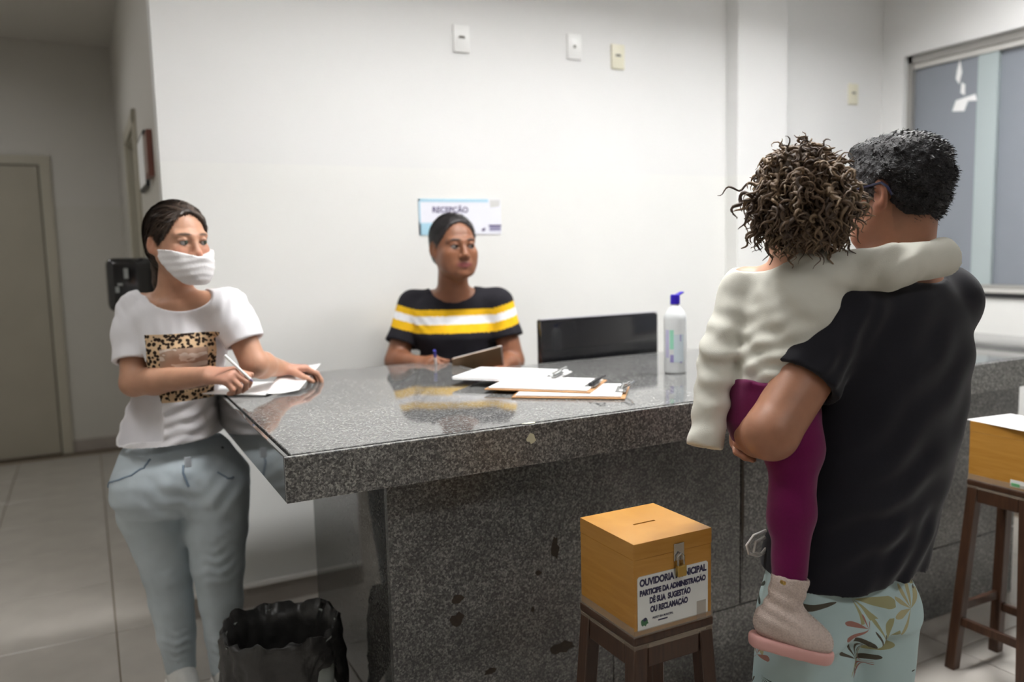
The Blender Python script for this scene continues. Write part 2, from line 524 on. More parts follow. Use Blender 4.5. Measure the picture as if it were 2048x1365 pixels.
# built-up edge under the slab, with a groove below it
core = rel([(.3645, 1.7695), (SX1 - .0115, 1.7695), (SX1 - .0115, 2.6985), (1.2385, 2.6985), (1.2385, 3.0185), (.3645, 3.0185)])
MB().poly(core, CZ - .045, CZ - .0182, 'z').build('groove', M['plastic_dark'], ct)
ZE = CZ - .0012
MB().box((0, 0, CZ - .104), (SX1 - OX, .011, ZE), bevel=.002).build('front_edge', M['granite_edge'], ct)
MB().box((0, .0115, CZ - .104), (.011, 3.03 - OY, ZE), bevel=.002).build('side_edge', M['granite_side'], ct)
MB().box((.0115, 3.019 - OY, CZ - .104), (1.25 - OX, 3.03 - OY, ZE), bevel=.002).build('back_edge', M['granite_edge'], ct)
MB().box((1.239 - OX, 2.71 - OY, CZ - .104), (1.25 - OX, 3.0185 - OY, ZE), bevel=.002).build('inner_edge', M['granite_edge'], ct)
MB().box((1.239 - OX, 2.699 - OY, CZ - .104), (SX1 - OX, 2.7095 - OY, ZE), bevel=.002).build('back_edge', M['granite_edge'], ct)
MB().box((SX1 - OX - .011, .0115, CZ - .104), (SX1 - OX, 2.6985 - OY, ZE), bevel=.002).build('end_edge', M['granite_side'], ct)
MB().poly(rel([(.366, 1.771), (SX1 - .013, 1.771), (SX1 - .013, 2.697), (1.2375, 2.697), (1.2375, 3.017), (.366, 3.017)]), CZ - .100, CZ - .046, 'z').build('underside', M['granite_panel'], ct)
# base panels
BX, BY, BX1, BY1 = .629, 1.916, 3.24, 2.70
zt = CZ - .1005
fy = BY - OY
MB().box((BX - OX + .02, fy + .021, 0), (BX1 - OX - .02, BY1 - OY, zt)).build('plinth_core', M['plastic_dark'], ct)
MB().poly([(BX - OX, .002), (1.30 - OX, .002), (1.30 - OX, .277), (1.789 - OX, .277), (1.789 - OX, zt), (BX - OX, zt)], fy, fy + .02, 'y').build('front_panel', M['granite_panel'], ct)
for x0, x1, z0, z1 in ((1.795, BX1, .277, zt), (1.303, 2.30, .002, .273), (2.303, BX1, .002, .273)):
    MB().box((x0 - OX, fy, z0), (x1 - OX, fy + .02, z1), bevel=.0015, seg=1).build('front_panel', M['granite_panel'], ct)
MB().box((BX - OX, fy + .0205, .002), (BX - OX + .02, BY1 - OY, zt), bevel=.0015, seg=1).build('side_panel', M['granite_side'], ct)
MB().box((BX1 - OX - .02, fy + .0205, .002), (BX1 - OX, BY1 - OY, zt), bevel=.0015, seg=1).build('side_panel', M['granite_side'], ct)
# glue scars and chips on the front
M['glue'] = mat('glue_scar', (0.035, 0.024, 0.015, 1), .7, noise=.3, nscale=90)
M['chip'] = mat('plaster_chip', (0.70, 0.70, 0.52, 1), .7, noise=.1)
def blob(cx, cz, rx, rz, y, n=14, seed=0):
    rr = random.Random(seed)
    return [(cx + rx * (1 + rr.uniform(-.35, .25)) * math.cos(a), cz + rz * (1 + rr.uniform(-.35, .25)) * math.sin(a)) for a in [2 * math.pi * k / n for k in range(n)]]
for i, (cx, cz, rx, rz) in enumerate(((.812, .515, .017, .012), (.808, .458, .022, .02), (1.11, .595, .012, .035), (1.13, .300, .04, .018), (1.035, .435, .006, .008), (.85, .91, .04, .02), (1.055, .535, .01, .007), (.90, .29, .02, .01))):
    MB().poly([(x - OX, z) for x, z in blob(cx, cz, rx, rz, 0, seed=i)], fy - .0012, fy, 'y').build('glue_scar', M['glue'], ct)
MB().poly([(x - OX, z) for x, z in blob(1.80, .66, .006, .26, 0, seed=40)], fy - .0012, fy, 'y').build('glue_scar', M['glue'], ct)
MB().poly([(x - OX, y - OY) for x, y in blob(.957, 1.768, .018, .007, 0, seed=50)], CZ, CZ + .0012, 'z').build('plaster_chip', M['chip'], ct)
MB().poly([(x - OX, z) for x, z in blob(.957, CZ - .036, .012, .013, 0, seed=51)], -.0012, 0, 'y').build('plaster_chip', M['chip'], ct)

# low work desk behind the counter, hidden from the public side
dk = empty('work_desk', (2.36, 2.92, 0), 0, 'low work desk behind the counter under the monitor', 'desk')
M['desk'] = mat('desk_laminate', (0.55, 0.53, 0.50, 1), .4)
MB().box((-.80, -.20, .70), (.80, .20, .725), bevel=.003).build('desk_top', M['desk'], dk)
for sx in (-.78, .755):
    MB().box((sx, -.19, 0), (sx + .025, .19, .70)).build('desk_leg', M['desk'], dk)

# monitor
mo = empty('computer_monitor', (1.85, 2.86, .725), 0, 'black glossy computer monitor seen from behind over the counter', 'monitor')
mb_ = MB()
mb_.box((-.285, -.085, .12), (.28, -.060, .424), bevel=.006)
mb_.build('monitor_back', M['plastic_black'], mo, smooth=True)
MB().box((-.287, -.064, .118), (.282, -.052, .426), bevel=.004).build('bezel', M['plastic_dark'], mo)
MB().box((-.275, -.0525, .13), (.27, -.0515, .415)).build('screen', mat('screen_glass', (.02, .02, .03, 1), .1), mo)
MB().lathe([(0, 0), (.11, 0), (.11, .012), (.03, .018), (.025, .20), (0, .20)], 28, (0, -.02, 0), 1, .75).build('stand', M['plastic_black'], mo, smooth=True)
M['silver_trim'] = mat('silver_trim', (.40, .40, .46, 1), .3, metal=.5)
MB().box((-.284, -.083, .4265), (.279, -.056, .4300), bevel=.001).build('top_trim', M['silver_trim'], mo)

# ---------------------------------------------------------------- wall fittings
def plate(x, z, mt, label, kind):
    e_ = empty('wall_plate', (x, WALL_Y, z), 0, label, 'wall plate', 'wall plates')
    MB().box((-.0385, -.011, -.059), (.0385, 0, .059), bevel=.005).build('cover', mt, e_, smooth=True)
    if kind == 'slot':
        MB().box((-.015, -.0125, .001), (.015, -.0105, .007)).box((-.012, -.0125, .006), (.012, -.0105, .011)).build('socket', M['slot'], e_)
    else:
        MB().box((-.006, -.0125, -.006), (.006, -.0105, .006), bevel=.002).build('socket', M['slot'], e_)
    for zz in (.040, -.046):
        MB().box((-.003, -.0122, zz), (.003, -.0108, zz + .006)).build('screw_cover', mt, e_)


plate(1.53, 2.349, M['plastic_white'], 'leftmost white wall outlet plate, highest of the row above the receptionist', 'slot')
plate(2.107, 2.367, M['plastic_white'], 'white wall plate with a small round hole, middle of the row', 'hole')
plate(2.353, 2.342, M['plastic_cream'], 'cream wall outlet plate right of the two white ones', 'slot')
plate(3.982, 2.272, M['plastic_cream'], 'small cream wall plate between the column and the window', 'slot')

# reception sign
sg = empty('reception_sign', (1.304, WALL_Y, 1.502), 0, 'white and light blue wall sign reading RECEPÇÃO behind the seated woman', 'sign')
sg['label'] = 'white and light blue sign reading RECEPÇÃO on the back wall'
M['sign_white'] = mat('sign_white', (0.84, 0.85, 0.93, 1), .35)
M['sign_blue'] = mat('sign_blue', (0.42, 0.66, 0.80, 1), .35)
M['ink'] = mat('navy_ink', (0.075, 0.05, 0.16, 1), .5)
M['ink_soft'] = mat('soft_ink', (0.30, 0.28, 0.42, 1), .5)
MB().box((0, -.004, 0), (.398, 0, .157), bevel=.001).build('sign_panel', M['sign_white'], sg)
MB().box((0, -.0046, 0), (.007, -.004, .157)).box((0, -.0046, .144), (.335, -.004, .157)).box((0, -.0046, 0), (.17, -.004, .053)).build('blue_border', M['sign_blue'], sg)
text_mesh('RECEPÇÃO', .0345, 'lettering', M['ink'], sg, on_front(.062, -.0046, .098), bold=.0009, xs=1.0)
MB().box((.335, -.0046, .035), (.398, -.004, .043)).build('logo_bar', M['ink'], sg)
MB().box((.338, -.0046, .015), (.396, -.004, .034)).build('logo_bar', M['ink_soft'], sg)
MB().poly([(.30, .024), (.318, .03), (.314, .016), (.30, .014)], -.0046, -.004, 'y').build('logo_mark', M['ink'], sg)
MB().poly([(.345, .120), (.39, .125), (.396, .155), (.342, .155)], -.0046, -.004, 'y').build('torn_corner', mat('torn_paper', (.66, .66, .65, 1), .6), sg)

# hall fittings
dp = empty('towel_dispenser', (HALL_X, 4.12, 1.20), 0, 'glossy black dispenser on the hall wall behind the standing woman', 'dispenser')
MB().box((-.195, -.14, 0), (-.005, .14, .235), bevel=.03, seg=4).build('dispenser_body', M['plastic_black'], dp, smooth=True)
MB().box((-.012, -.11, .02), (0, .11, .215)).build('mounting_plate', M['plastic_dark'], dp)
M['sticker'] = mat('grey_sticker', (.35, .37, .37, 1), .4)
for a, b, c, d in ((-.165, -.150, .085, .11), (-.128, -.110, .145, .19), (-.155, -.135, .115, .125)):
    MB().box((a, -.1412, c), (b, -.140, d)).build('sticker', M['sticker'], dp)
pf = empty('picture_frame', (HALL_X, 3.73, 1.76), 0, 'reddish brown narrow picture frame on the hall wall', 'picture frame')
M['red_frame'] = mat('red_frame', (.16, .055, .04, 1), .4)
MB().box((-.022, -.09, 0), (0, .09, .185), bevel=.004).build('frame', M['red_frame'], pf)
MB().box((-.0235, -.07, .02), (-.022, .07, .165)).build('picture', mat('picture_print', (.35, .28, .25, 1), .4), pf)
nb = empty('notice_board', (HALL_X, 4.11, 1.74), 0, 'dark edged notice on the hall wall behind the red frame', 'notice board')
MB().box((-.016, -.20, 0), (0, .20, .24), bevel=.003).build('board_back', M['plastic_dark'], nb)
MB().box((-.0175, -.185, .015), (-.016, .185, .225)).build('notice_sheet', M['paper'], nb)
# ---------------------------------------------------------------- stools and suggestion boxes
def make_stool(loc, label):
    s = empty('bar_stool', loc, 0, label, 'stool', 'tall wooden stools carrying suggestion boxes')
    H = .65
    T, F = .083, .118       # leg centre offsets at top and at floor
    for sx in (-1, 1):
        for sy in (-1, 1):
            t = bmesh.new()
            w = .017
            vs = []
            for z, o in ((0, F), (H - .018, T)):
                for a, b in ((-1, -1), (1, -1), (1, 1), (-1, 1)):
                    vs.append(t.verts.new((sx * o + a * w, sy * o + b * w, z)))
            t.faces.new(vs[:4][::-1]); t.faces.new(vs[4:])
            for k in range(4):
                t.faces.new((vs[k], vs[(k + 1) % 4], vs[4 + (k + 1) % 4], vs[4 + k]))
            bmesh.ops.bevel(t, geom=list(t.edges), offset=.003, segments=2, affect='EDGES', profile=.5)
            me = bpy.data.meshes.new('leg'); t.to_mesh(me); t.free()
            link('leg', me, M['stool_wood'], s)
    a = T + .012
    for lo, hi in (((-a + .03, -a - .004, H - .07), (a - .03, -a + .012, H - .02)), ((-a + .03, a - .012, H - .07), (a - .03, a + .004, H - .02)),
                   ((-a - .004, -a + .03, H - .07), (-a + .012, a - .03, H - .02)), ((a - .012, -a + .03, H - .07), (a + .004, a - .03, H - .02))):
        MB().box(lo, hi, bevel=.002).build('apron', M['stool_wood'], s)
    MB().box((-.102, -.102, H - .019), (.102, .102, H), bevel=.004).build('seat', M['stool_wood'], s)
    for z, ax in ((.20, 0), (.20, 1), (.155, 2), (.155, 3)):
        o = F + (T - F) * z / H
        if ax == 0: lo, hi = (-o + .01, -o - .008, z), (o - .01, -o + .008, z + .028)
        if ax == 1: lo, hi = (-o + .01, o - .008, z), (o - .01, o + .008, z + .028)
        if ax == 2: lo, hi = (-o - .008, -o + .01, z), (-o + .008, o - .01, z + .028)
        if ax == 3: lo, hi = (o - .008, -o + .01, z), (o + .008, o - .01, z + .028)
        MB().box(lo, hi, bevel=.002).build('rung', M['stool_wood'], s)
    return s


make_stool((1.018, 1.377, 0), 'dark stained wooden stool under the box in front of the counter')
make_stool((2.602, 1.535, 0), 'dark stained wooden stool at the right edge beside the man')

M['label_white'] = mat('label_white', (0.74, 0.76, 0.74, 1), .3, noise=.04, nscale=14)
M['label_ink'] = mat('label_ink', (0.028, 0.025, 0.075, 1), .5)
M['label_green'] = mat('label_green', (0.05, 0.16, 0.07, 1), .5)
M['tape'] = mat('clear_tape', (0.50, 0.42, 0.33, 1), .15, noise=.12, nscale=60, bump=.6, bscale=60)
bsdf(M['tape']).inputs['Alpha'].default_value = 0.27


def make_box(loc, label, front=True):
    b = empty('suggestion_box', loc, 0, label, 'box', 'wooden suggestion boxes on stools')
    W, Hh = .0985, .19
    MB().box((-W, -W, 0), (W, W, Hh - .033), bevel=.0015).build('box_body', M['box_wood'], b)
    # lid with a real slot
    lid = MB()
    z0, z1 = Hh - .0322, Hh
    sx, sy = .028, .0028
    lid.box((-W, -W, z0), (W, -sy, z1)).box((-W, sy, z0), (W, W, z1)).box((-W, -sy, z0), (-sx, sy, z1)).box((sx, -sy, z0), (W, sy, z1))
    lid.build('lid', M['box_wood'], b)
    MB().box((-sx, -sy, z0), (sx, sy, z1 - .012)).build('slot', M['dark_gap'], b)
    if front:
        y = -W
        hs = MB().box((-.013 + .012, y - .003, Hh - .052), (.013 + .012, y, Hh - .016), bevel=.001)
        hs.build('hasp', M['metal'], b)
        MB().tube([(.005, y - .008, Hh - .062), (.005, y - .008, Hh - .042), (.012, y - .008, Hh - .036), (.019, y - .008, Hh - .042), (.019, y - .008, Hh - .062)], .0022, 8).build('shackle', M['metal'], b, smooth=True)
        MB().box((.001, y - .014, Hh - .083), (.023, y - .003, Hh - .060), bevel=.002).build('padlock', M['brass'], b)
        # label
        lx0, lx1, lz0, lz1 = -.091, .088, .010, .122
        pl = MB().poly([(lx0, lz0), (lx1, lz0), (lx1, lz1 - .004), (lx1 - .004, lz1), (lx0 + .004, lz1), (lx0, lz1 - .004)], y - .0012, y, 'y').build('label', M['label_white'], b)
        yy = y - .0013
        def line(txt, x, z, size, width, bold=.0010):
            o = text_mesh(txt, size, 'lettering', M['label_ink'], pl, Matrix.Identity(4), bold=bold)
            xsn = [v.co.x for v in o.data.vertices]
            wd = max(xsn) - min(xsn)
            o.data.transform(Matrix.Diagonal((width / wd, 1, 1, 1)))
            o.data.transform(on_front(x, yy, z))
        line('OUVIDORIA MUNICIPAL', -.086, .102, .0195, .170)
        line('PARTICIPE DA ADMINISTRAÇÃO', -.086, .082, .0155, .168)
        line('DÊ SUA  SUGESTÃO', -.062, .063, .0165, .104)
        line('OU RECLAMAÇÃO', -.060, .044, .0165, .095)
        line('PREFEITURA MUNICIPAL', -.055, .0285, .0065, .052, .0001)
        MB().box((-.041, yy, .0215), (-.017, yy + .0006, .0245)).build('fine_print', M['label_ink'], pl)
        MB().poly(blob(-.074, .026, .009, .009, 0, seed=3), yy - .0002, yy + .0004, 'y').build('crest', M['label_green'], pl)
        MB().poly(blob(-.074, .031, .005, .004, 0, seed=5), yy - .0005, yy - .0001, 'y').build('crest_mark', M['label_ink'], pl)
    else:
        MB().box((-W - .0012, -W + .004, .008), (-W, -W + .060, .030)).build('label', M['label_white'], b)
        MB().box((-W - .0018, -W + .03, .010), (-W - .0012, -W + .056, .020)).build('label_green_mark', mat('label_bright_green', (.05, .45, .15, 1), .5), b)
    # clear tape wrapped round the foot of the box and the stool
    tp = MB()
    o = W + .0016
    tp.box((-o, -o - .0004, -.030), (o, -o, .012)).box((-o - .0004, -o, -.028), (-o, o, .018)).box((o, -o, -.030), (o + .0004, o, .01))
    tp.box((.058, -o - .0006, -.026), (.082, -o - .0002, .040), rot=None)
    tp.build('clear_tape', M['tape'], b)
    return b


make_box((1.018, 1.377, .6512), 'orange varnished wooden suggestion box with padlock and OUVIDORIA MUNICIPAL label')
make_box((2.602, 1.535, .6512), 'orange varnished wooden box under a loose sheet at the right edge', front=False)
sh = MB().poly([(-.115, -.13), (.09, -.15), (.105, .085), (-.09, .11)], 0, .0012).build('paper_sheet', M['paper'], None, (2.60, 1.54, .842))
tag(sh, 'white printed sheet lying on the box at the right edge', 'paper')

# ---------------------------------------------------------------- things on the counter
# hand gel bottle
bt = empty('sanitizer_bottle', (1.775, 2.218, CZ + .0005), R_(20), 'translucent white sanitizer bottle with blue flip cap on the counter', 'bottle')
M['gel'] = mat('milky_plastic', (0.83, 0.86, 0.87, 1), .3)
bsdf(M['gel']).inputs['Transmission Weight'].default_value = 0.25
MB().lathe([(0, 0), (.034, 0), (.038, .004), (.0385, .02), (.0385, .185), (.037, .198), (.030, .212), (.019, .226), (.015, .232), (.015, .240), (0, .240)], 40).build('bottle_body', M['gel'], bt, smooth=True)
M['blue_cap'] = mat('blue_plastic', (0.02, 0.006, 0.35, 1), .35)
cp = MB().lathe([(0, .236), (.0165, .236), (.0165, .262), (.0145, .268), (0, .268)], 28).build('cap', M['blue_cap'], bt, smooth=True)
MB().box((.006, -.008, .266), (.046, .008, .272), bevel=.0015, rot=Matrix.Rotation(R_(-14), 3, 'Y')).build('flip_lid', M['blue_cap'], cp)
M['lab_lilac'] = mat('label_lilac', (.55, .54, .74, 1), .4)
M['lab_green'] = mat('label_mint', (.30, .68, .50, 1), .4)
M['lab_pale'] = mat('label_pale_blue', (.62, .72, .78, 1), .4)
M['lab_violet'] = mat('label_violet', (.28, .25, .52, 1), .4)
def wrap(a0, a1, z0, z1, mt, name, r=.0389, n=8):
    v = []; f = []
    for k in range(n + 1):
        a = R_(a0 + (a1 - a0) * k / n)
        v += [(r * math.cos(a), r * math.sin(a), z0), (r * math.cos(a), r * math.sin(a), z1)]
    for k in range(n): f.append((2 * k, 2 * k + 2, 2 * k + 3, 2 * k + 1))
    link(name, mesh_from(v, f), mt, bt)
# camera sees the bottle from direction about -142 deg in world; label faces it
c0 = -128 - 20
wrap(c0 - 55, c0 - 32, .055, .15, M['lab_lilac'], 'label_text')
wrap(c0 - 28, c0 - 8, .085, .15, M['lab_green'], 'label_text')
wrap(c0 - 26, c0 - 8, .040, .066, M['lab_violet'], 'label_text', .0391)
wrap(c0 - 8, c0 + 45, .04, .135, M['lab_pale'], 'label_panel')
wrap(c0 + 24, c0 + 30, .112, .135, M['lab_violet'], 'label_text', .0391)
wrap(c0 + 24, c0 + 34, .038, .043, M['lab_violet'], 'label_text', .0391)

# clipboards
def clipboard(corners_xy, z, label, board, sheet_scale=.93, clip_side=None, clip_dark=False, lift=0.0):
    """corners: counter-clockwise rectangle; clip on the edge corners[0]-corners[1]"""
    c = np.array(corners_xy, float)
    ctr = c.mean(0)
    ux = (c[1] - c[0]); L = np.linalg.norm(ux); ux /= L
    uy = (c[3] - c[0]); D = np.linalg.norm(uy); uy /= D
    e_ = empty('clipboard', (ctr[0], ctr[1], z), math.atan2(ux[1], ux[0]), label, 'clipboard', 'clipboards lying on the counter')
    MB().box((-L / 2, -D / 2, 0), (L / 2, D / 2, .004), bevel=.0015).build('board', board, e_)
    sw, sd = L * sheet_scale, D * sheet_scale
    MB().box((-sw / 2, -D / 2 + .012, .0042), (sw / 2, -D / 2 + .012 + sd, .0090), bevel=.0006, seg=1).build('paper_pad', M['paper'], e_)
    cm = M['plastic_dark'] if clip_dark else M['metal']
    y = -D / 2 + .012
    MB().box((-.055, y - .01, .0092), (.055, y + .022, .0115), bevel=.001).build('clip_plate', M['metal'], e_)
    MB().tube([(-.05, y + .004, .016), (.05, y + .004, .016)], .0062, 12).build('clip_spring', cm, e_, smooth=True)
    pts = [(-.040, y + .006, .014), (-.028, y - .022, .030), (.0, y - .030, .034), (.028, y - .022, .030), (.040, y + .006, .014)]
    MB().tube(pts, .0035, 8).build('clip_lever', cm, e_, smooth=True)
    return e_


def rect(p_clip_mid, ang, w, d):
    """clip edge centre, direction (deg) pointing from clip edge into the board"""
    a = R_(ang); u = np.array([math.cos(a), math.sin(a)]); s = np.array([u[1], -u[0]])
    p = np.array(p_clip_mid)
    return [tuple(p - s * w / 2), tuple(p + s * w / 2), tuple(p + s * w / 2 + u * d), tuple(p - s * w / 2 + u * d)]


clipboard(rect((1.41, 1.985), 141, .235, .33), CZ + .0008, 'brown hardboard clipboard at the bottom of the pile on the counter', M['board'])
clipboard(rect((1.365, 2.07), 134, .235, .33), CZ + .0105, 'brown clipboard in the middle of the pile with a black clip', M['board'], clip_dark=True)
clipboard(rect((1.335, 2.245), 131, .24, .33), CZ + .0205, 'white clipboard on top of the pile on the counter', M['paper'], .97)
# ---------------------------------------------------------------- implicit surfaces for bodies and clothes
def nrm(v):
    v = np.asarray(v, float)
    return v / np.linalg.norm(v)


class Field:
    """signed distance accumulated over a set of points"""
    def __init__(self, P):
        self.P = P.astype(np.float32)
        self.d = np.full(len(P), 1.0, np.float32)
        self.stack = []

    def enter(self, c, rad, Rm=None, s=1.0):
        c = np.asarray(c, np.float32)
        idx = np.nonzero(((self.P - c) ** 2).sum(1) < rad * rad)[0]
        q = (self.P[idx] - c)
        if Rm is not None:
            q = q @ np.asarray(Rm, np.float32)
        q = q / s
        self.stack.append((self.P, self.d, idx, s))
        self.P, self.d = q, self.d[idx] / s

    def leave(self):
        P, d, idx, s = self.stack.pop()
        d[idx] = self.d * s
        self.P, self.d = P, d

    def _near(self, lo, hi, mar):
        P = self.P
        k = (P[:, 0] > lo[0] - mar) & (P[:, 0] < hi[0] + mar) & (P[:, 1] > lo[1] - mar) & (P[:, 1] < hi[1] + mar) & (P[:, 2] > lo[2] - mar) & (P[:, 2] < hi[2] + mar)
        return np.nonzero(k)[0]

    def _mix(self, idx, e, k, op):
        d = self.d[idx]
        if op == 'u':
            if k > 0:
                h = np.clip(0.5 + 0.5 * (d - e) / k, 0, 1)
                self.d[idx] = d * (1 - h) + e * h - k * h * (1 - h)
            else:
                self.d[idx] = np.minimum(d, e)
        else:
            if k > 0:
                h = np.clip(0.5 - 0.5 * (d + e) / k, 0, 1)
                self.d[idx] = d * (1 - h) + (-e) * h + k * h * (1 - h)
            else:
                self.d[idx] = np.maximum(d, -e)

    def cap(self, a, b, ra, rb=None, k=0.0, op='u', flat=None):
        a = np.asarray(a, np.float32); b = np.asarray(b, np.float32)
        rb = ra if rb is None else rb
        r = max(ra, rb)
        idx = self._near(np.minimum(a, b) - r, np.maximum(a, b) + r, .05 + k)
        if not len(idx): return
        p = self.P[idx] - a
        ba = b - a
        if flat is not None:
            ax = np.asarray(nrm(flat[0]), np.float32)
            p = p + (p @ ax)[:, None] * ax * (1 / flat[1] - 1)
            ba = ba + (ba @ ax) * ax * (1 / flat[1] - 1)
        h = np.clip((p @ ba) / max(float(ba @ ba), 1e-9), 0, 1)
        e = np.sqrt(((p - h[:, None] * ba) ** 2).sum(1)) - (ra + (rb - ra) * h)
        if flat is not None: e = e * min(1.0, flat[1])
        self._mix(idx, e, k, op)

    def chain(self, pts, rs, k=0.0, kj=0.0, **kw):
        for i in range(len(pts) - 1):
            self.cap(pts[i], pts[i + 1], rs[i], rs[i + 1], k if i == 0 else max(kj, .004), **kw)

    def ell(self, c, r, k=0.0, op='u', Rm=None):
        c = np.asarray(c, np.float32); r = np.asarray(r, np.float32)
        R = float(r.max())
        idx = self._near(c - R, c + R, .05 + k)
        if not len(idx): return
        p = self.P[idx] - c
        if Rm is not None: p = p @ np.asarray(Rm, np.float32)
        k0 = np.sqrt(((p / r) ** 2).sum(1)); k1 = np.sqrt(((p / (r * r)) ** 2).sum(1))
        e = np.where(k1 > 1e-6, k0 * (k0 - 1) / np.maximum(k1, 1e-6), -float(r.min()))
        self._mix(idx, e, k, op)

    def loft(self, secs, k=0.0, n=2.3):
        """secs rows: z, cx, cy, a, b_front(-y), b_back"""
        S = np.array(sorted(secs, key=lambda s: s[0]), float)
        zz = np.linspace(S[0, 0], S[-1, 0], 160)
        # smooth resample
        cols = []
        for j in range(1, 6):
            v = np.interp(zz, S[:, 0], S[:, j])
            w = np.ones(13) / 13
            vp = np.pad(v, 6, mode='edge')
            cols.append(np.convolve(vp, w, 'valid'))
        m = max(cols[2].max(), cols[3].max(), cols[4].max())
        lo = (min(cols[0]) - m, min(cols[1]) - m, zz[0]); hi = (max(cols[0]) + m, max(cols[1]) + m, zz[-1])
        idx = self._near(lo, hi, .06)
        if not len(idx): return
        p = self.P[idx]
        z = p[:, 2]
        cx, cy, a, bf, bb = [np.interp(z, zz, c).astype(np.float32) for c in cols]
        u = np.abs(p[:, 0] - cx); v = p[:, 1] - cy
        b = np.where(v < 0, bf, bb)
        q = ((u / a) ** n + (np.abs(v) / b) ** n) ** (1 / n)
        ang = np.sqrt(u * u + v * v) / np.maximum(q, 1e-4)
        e = (q - 1) * np.minimum(np.maximum(ang, np.minimum(a, b) * .8), np.maximum(a, b))
        e = np.maximum(e, np.maximum(zz[0] - z, z - zz[-1]))
        self._mix(idx, e.astype(np.float32), k, 'u')

    def inset_of(self, fn, off, zmin, k=.015):
        """union with another shape shrunk by off, kept above zmin"""
        G = Field(self.P); fn(G)
        e = np.maximum(G.d + off, zmin - self.P[:, 2]).astype(np.float32)
        self._mix(np.arange(len(e)), e, k, 'u')

    def neckline(self, c, rx, rz_front, rz_back, lean=0.0):
        """scooped opening round the neck; c is the neck base"""
        P = self.P - np.asarray(c, np.float32)
        rz = np.where(P[:, 1] < 0, rz_front, rz_back + (rz_front - rz_back) * np.clip(1 - P[:, 1] / .05, 0, 1))
        v = np.sqrt((P[:, 0] / rx) ** 2 + (np.minimum(P[:, 2] - .012, 0) / rz) ** 2)
        e = (v - 1) * min(rx, rz_back)
        e = np.maximum(e, np.maximum(np.abs(P[:, 0]) - rx, P[:, 2] - .25))
        self.d = np.maximum(self.d, -e.astype(np.float32))

    def shell(self, th):
        self.d = np.maximum(self.d, -(self.d + th))

    def cut_cyl(self, a, d, rad, length):
        a = np.asarray(a, np.float32); d = np.asarray(nrm(d), np.float32)
        p = self.P - a
        al = p @ d
        rr = np.sqrt(np.maximum((p * p).sum(1) - al * al, 0)) - rad
        v = np.maximum(np.maximum(-al, al - length), rr)
        self.d = np.maximum(self.d, -v)

    def plane(self, a, n_):
        """keep the side opposite to the normal"""
        self.d = np.maximum(self.d, (self.P - np.asarray(a, np.float32)) @ np.asarray(nrm(n_), np.float32))

    def disp(self, fn):
        idx = np.nonzero(np.abs(self.d) < .06)[0]
        if len(idx): self.d[idx] += fn(self.P[idx]).astype(np.float32)


def ripple(c, dirv, lam, rad, amp, ph=0.0, warp=0.6):
    c = np.asarray(c, np.float32); dv = np.asarray(nrm(dirv), np.float32)
    o = np.asarray(nrm(np.cross(dv, (.3, .5, .8))), np.float32)
    def f(P):
        p = P - c
        s = p @ dv
        w = p @ o
        g = np.exp(-(p * p).sum(1) / (rad * rad))
        return amp * g * np.sin(2 * np.pi * s / lam + ph + warp * np.sin(w * 2 * np.pi / (lam * 2.3)))
    return f


def soft_noise(amp, lam, seed):
    r = np.random.default_rng(seed)
    ks = []
    for i in range(7):
        v = nrm(r.normal(size=3)); l = lam * r.uniform(.6, 1.6)
        ks.append((v.astype(np.float32) * 2 * np.pi / l, r.uniform(0, 6.28)))
    def f(P):
        s = 0
        for i, (kv, ph) in enumerate(ks):
            s = s + np.sin(P @ kv + ph + (1.2 * np.sin(P @ ks[(i + 2) % 7][0] * .6)))
        return amp * s / 3.0
    return f


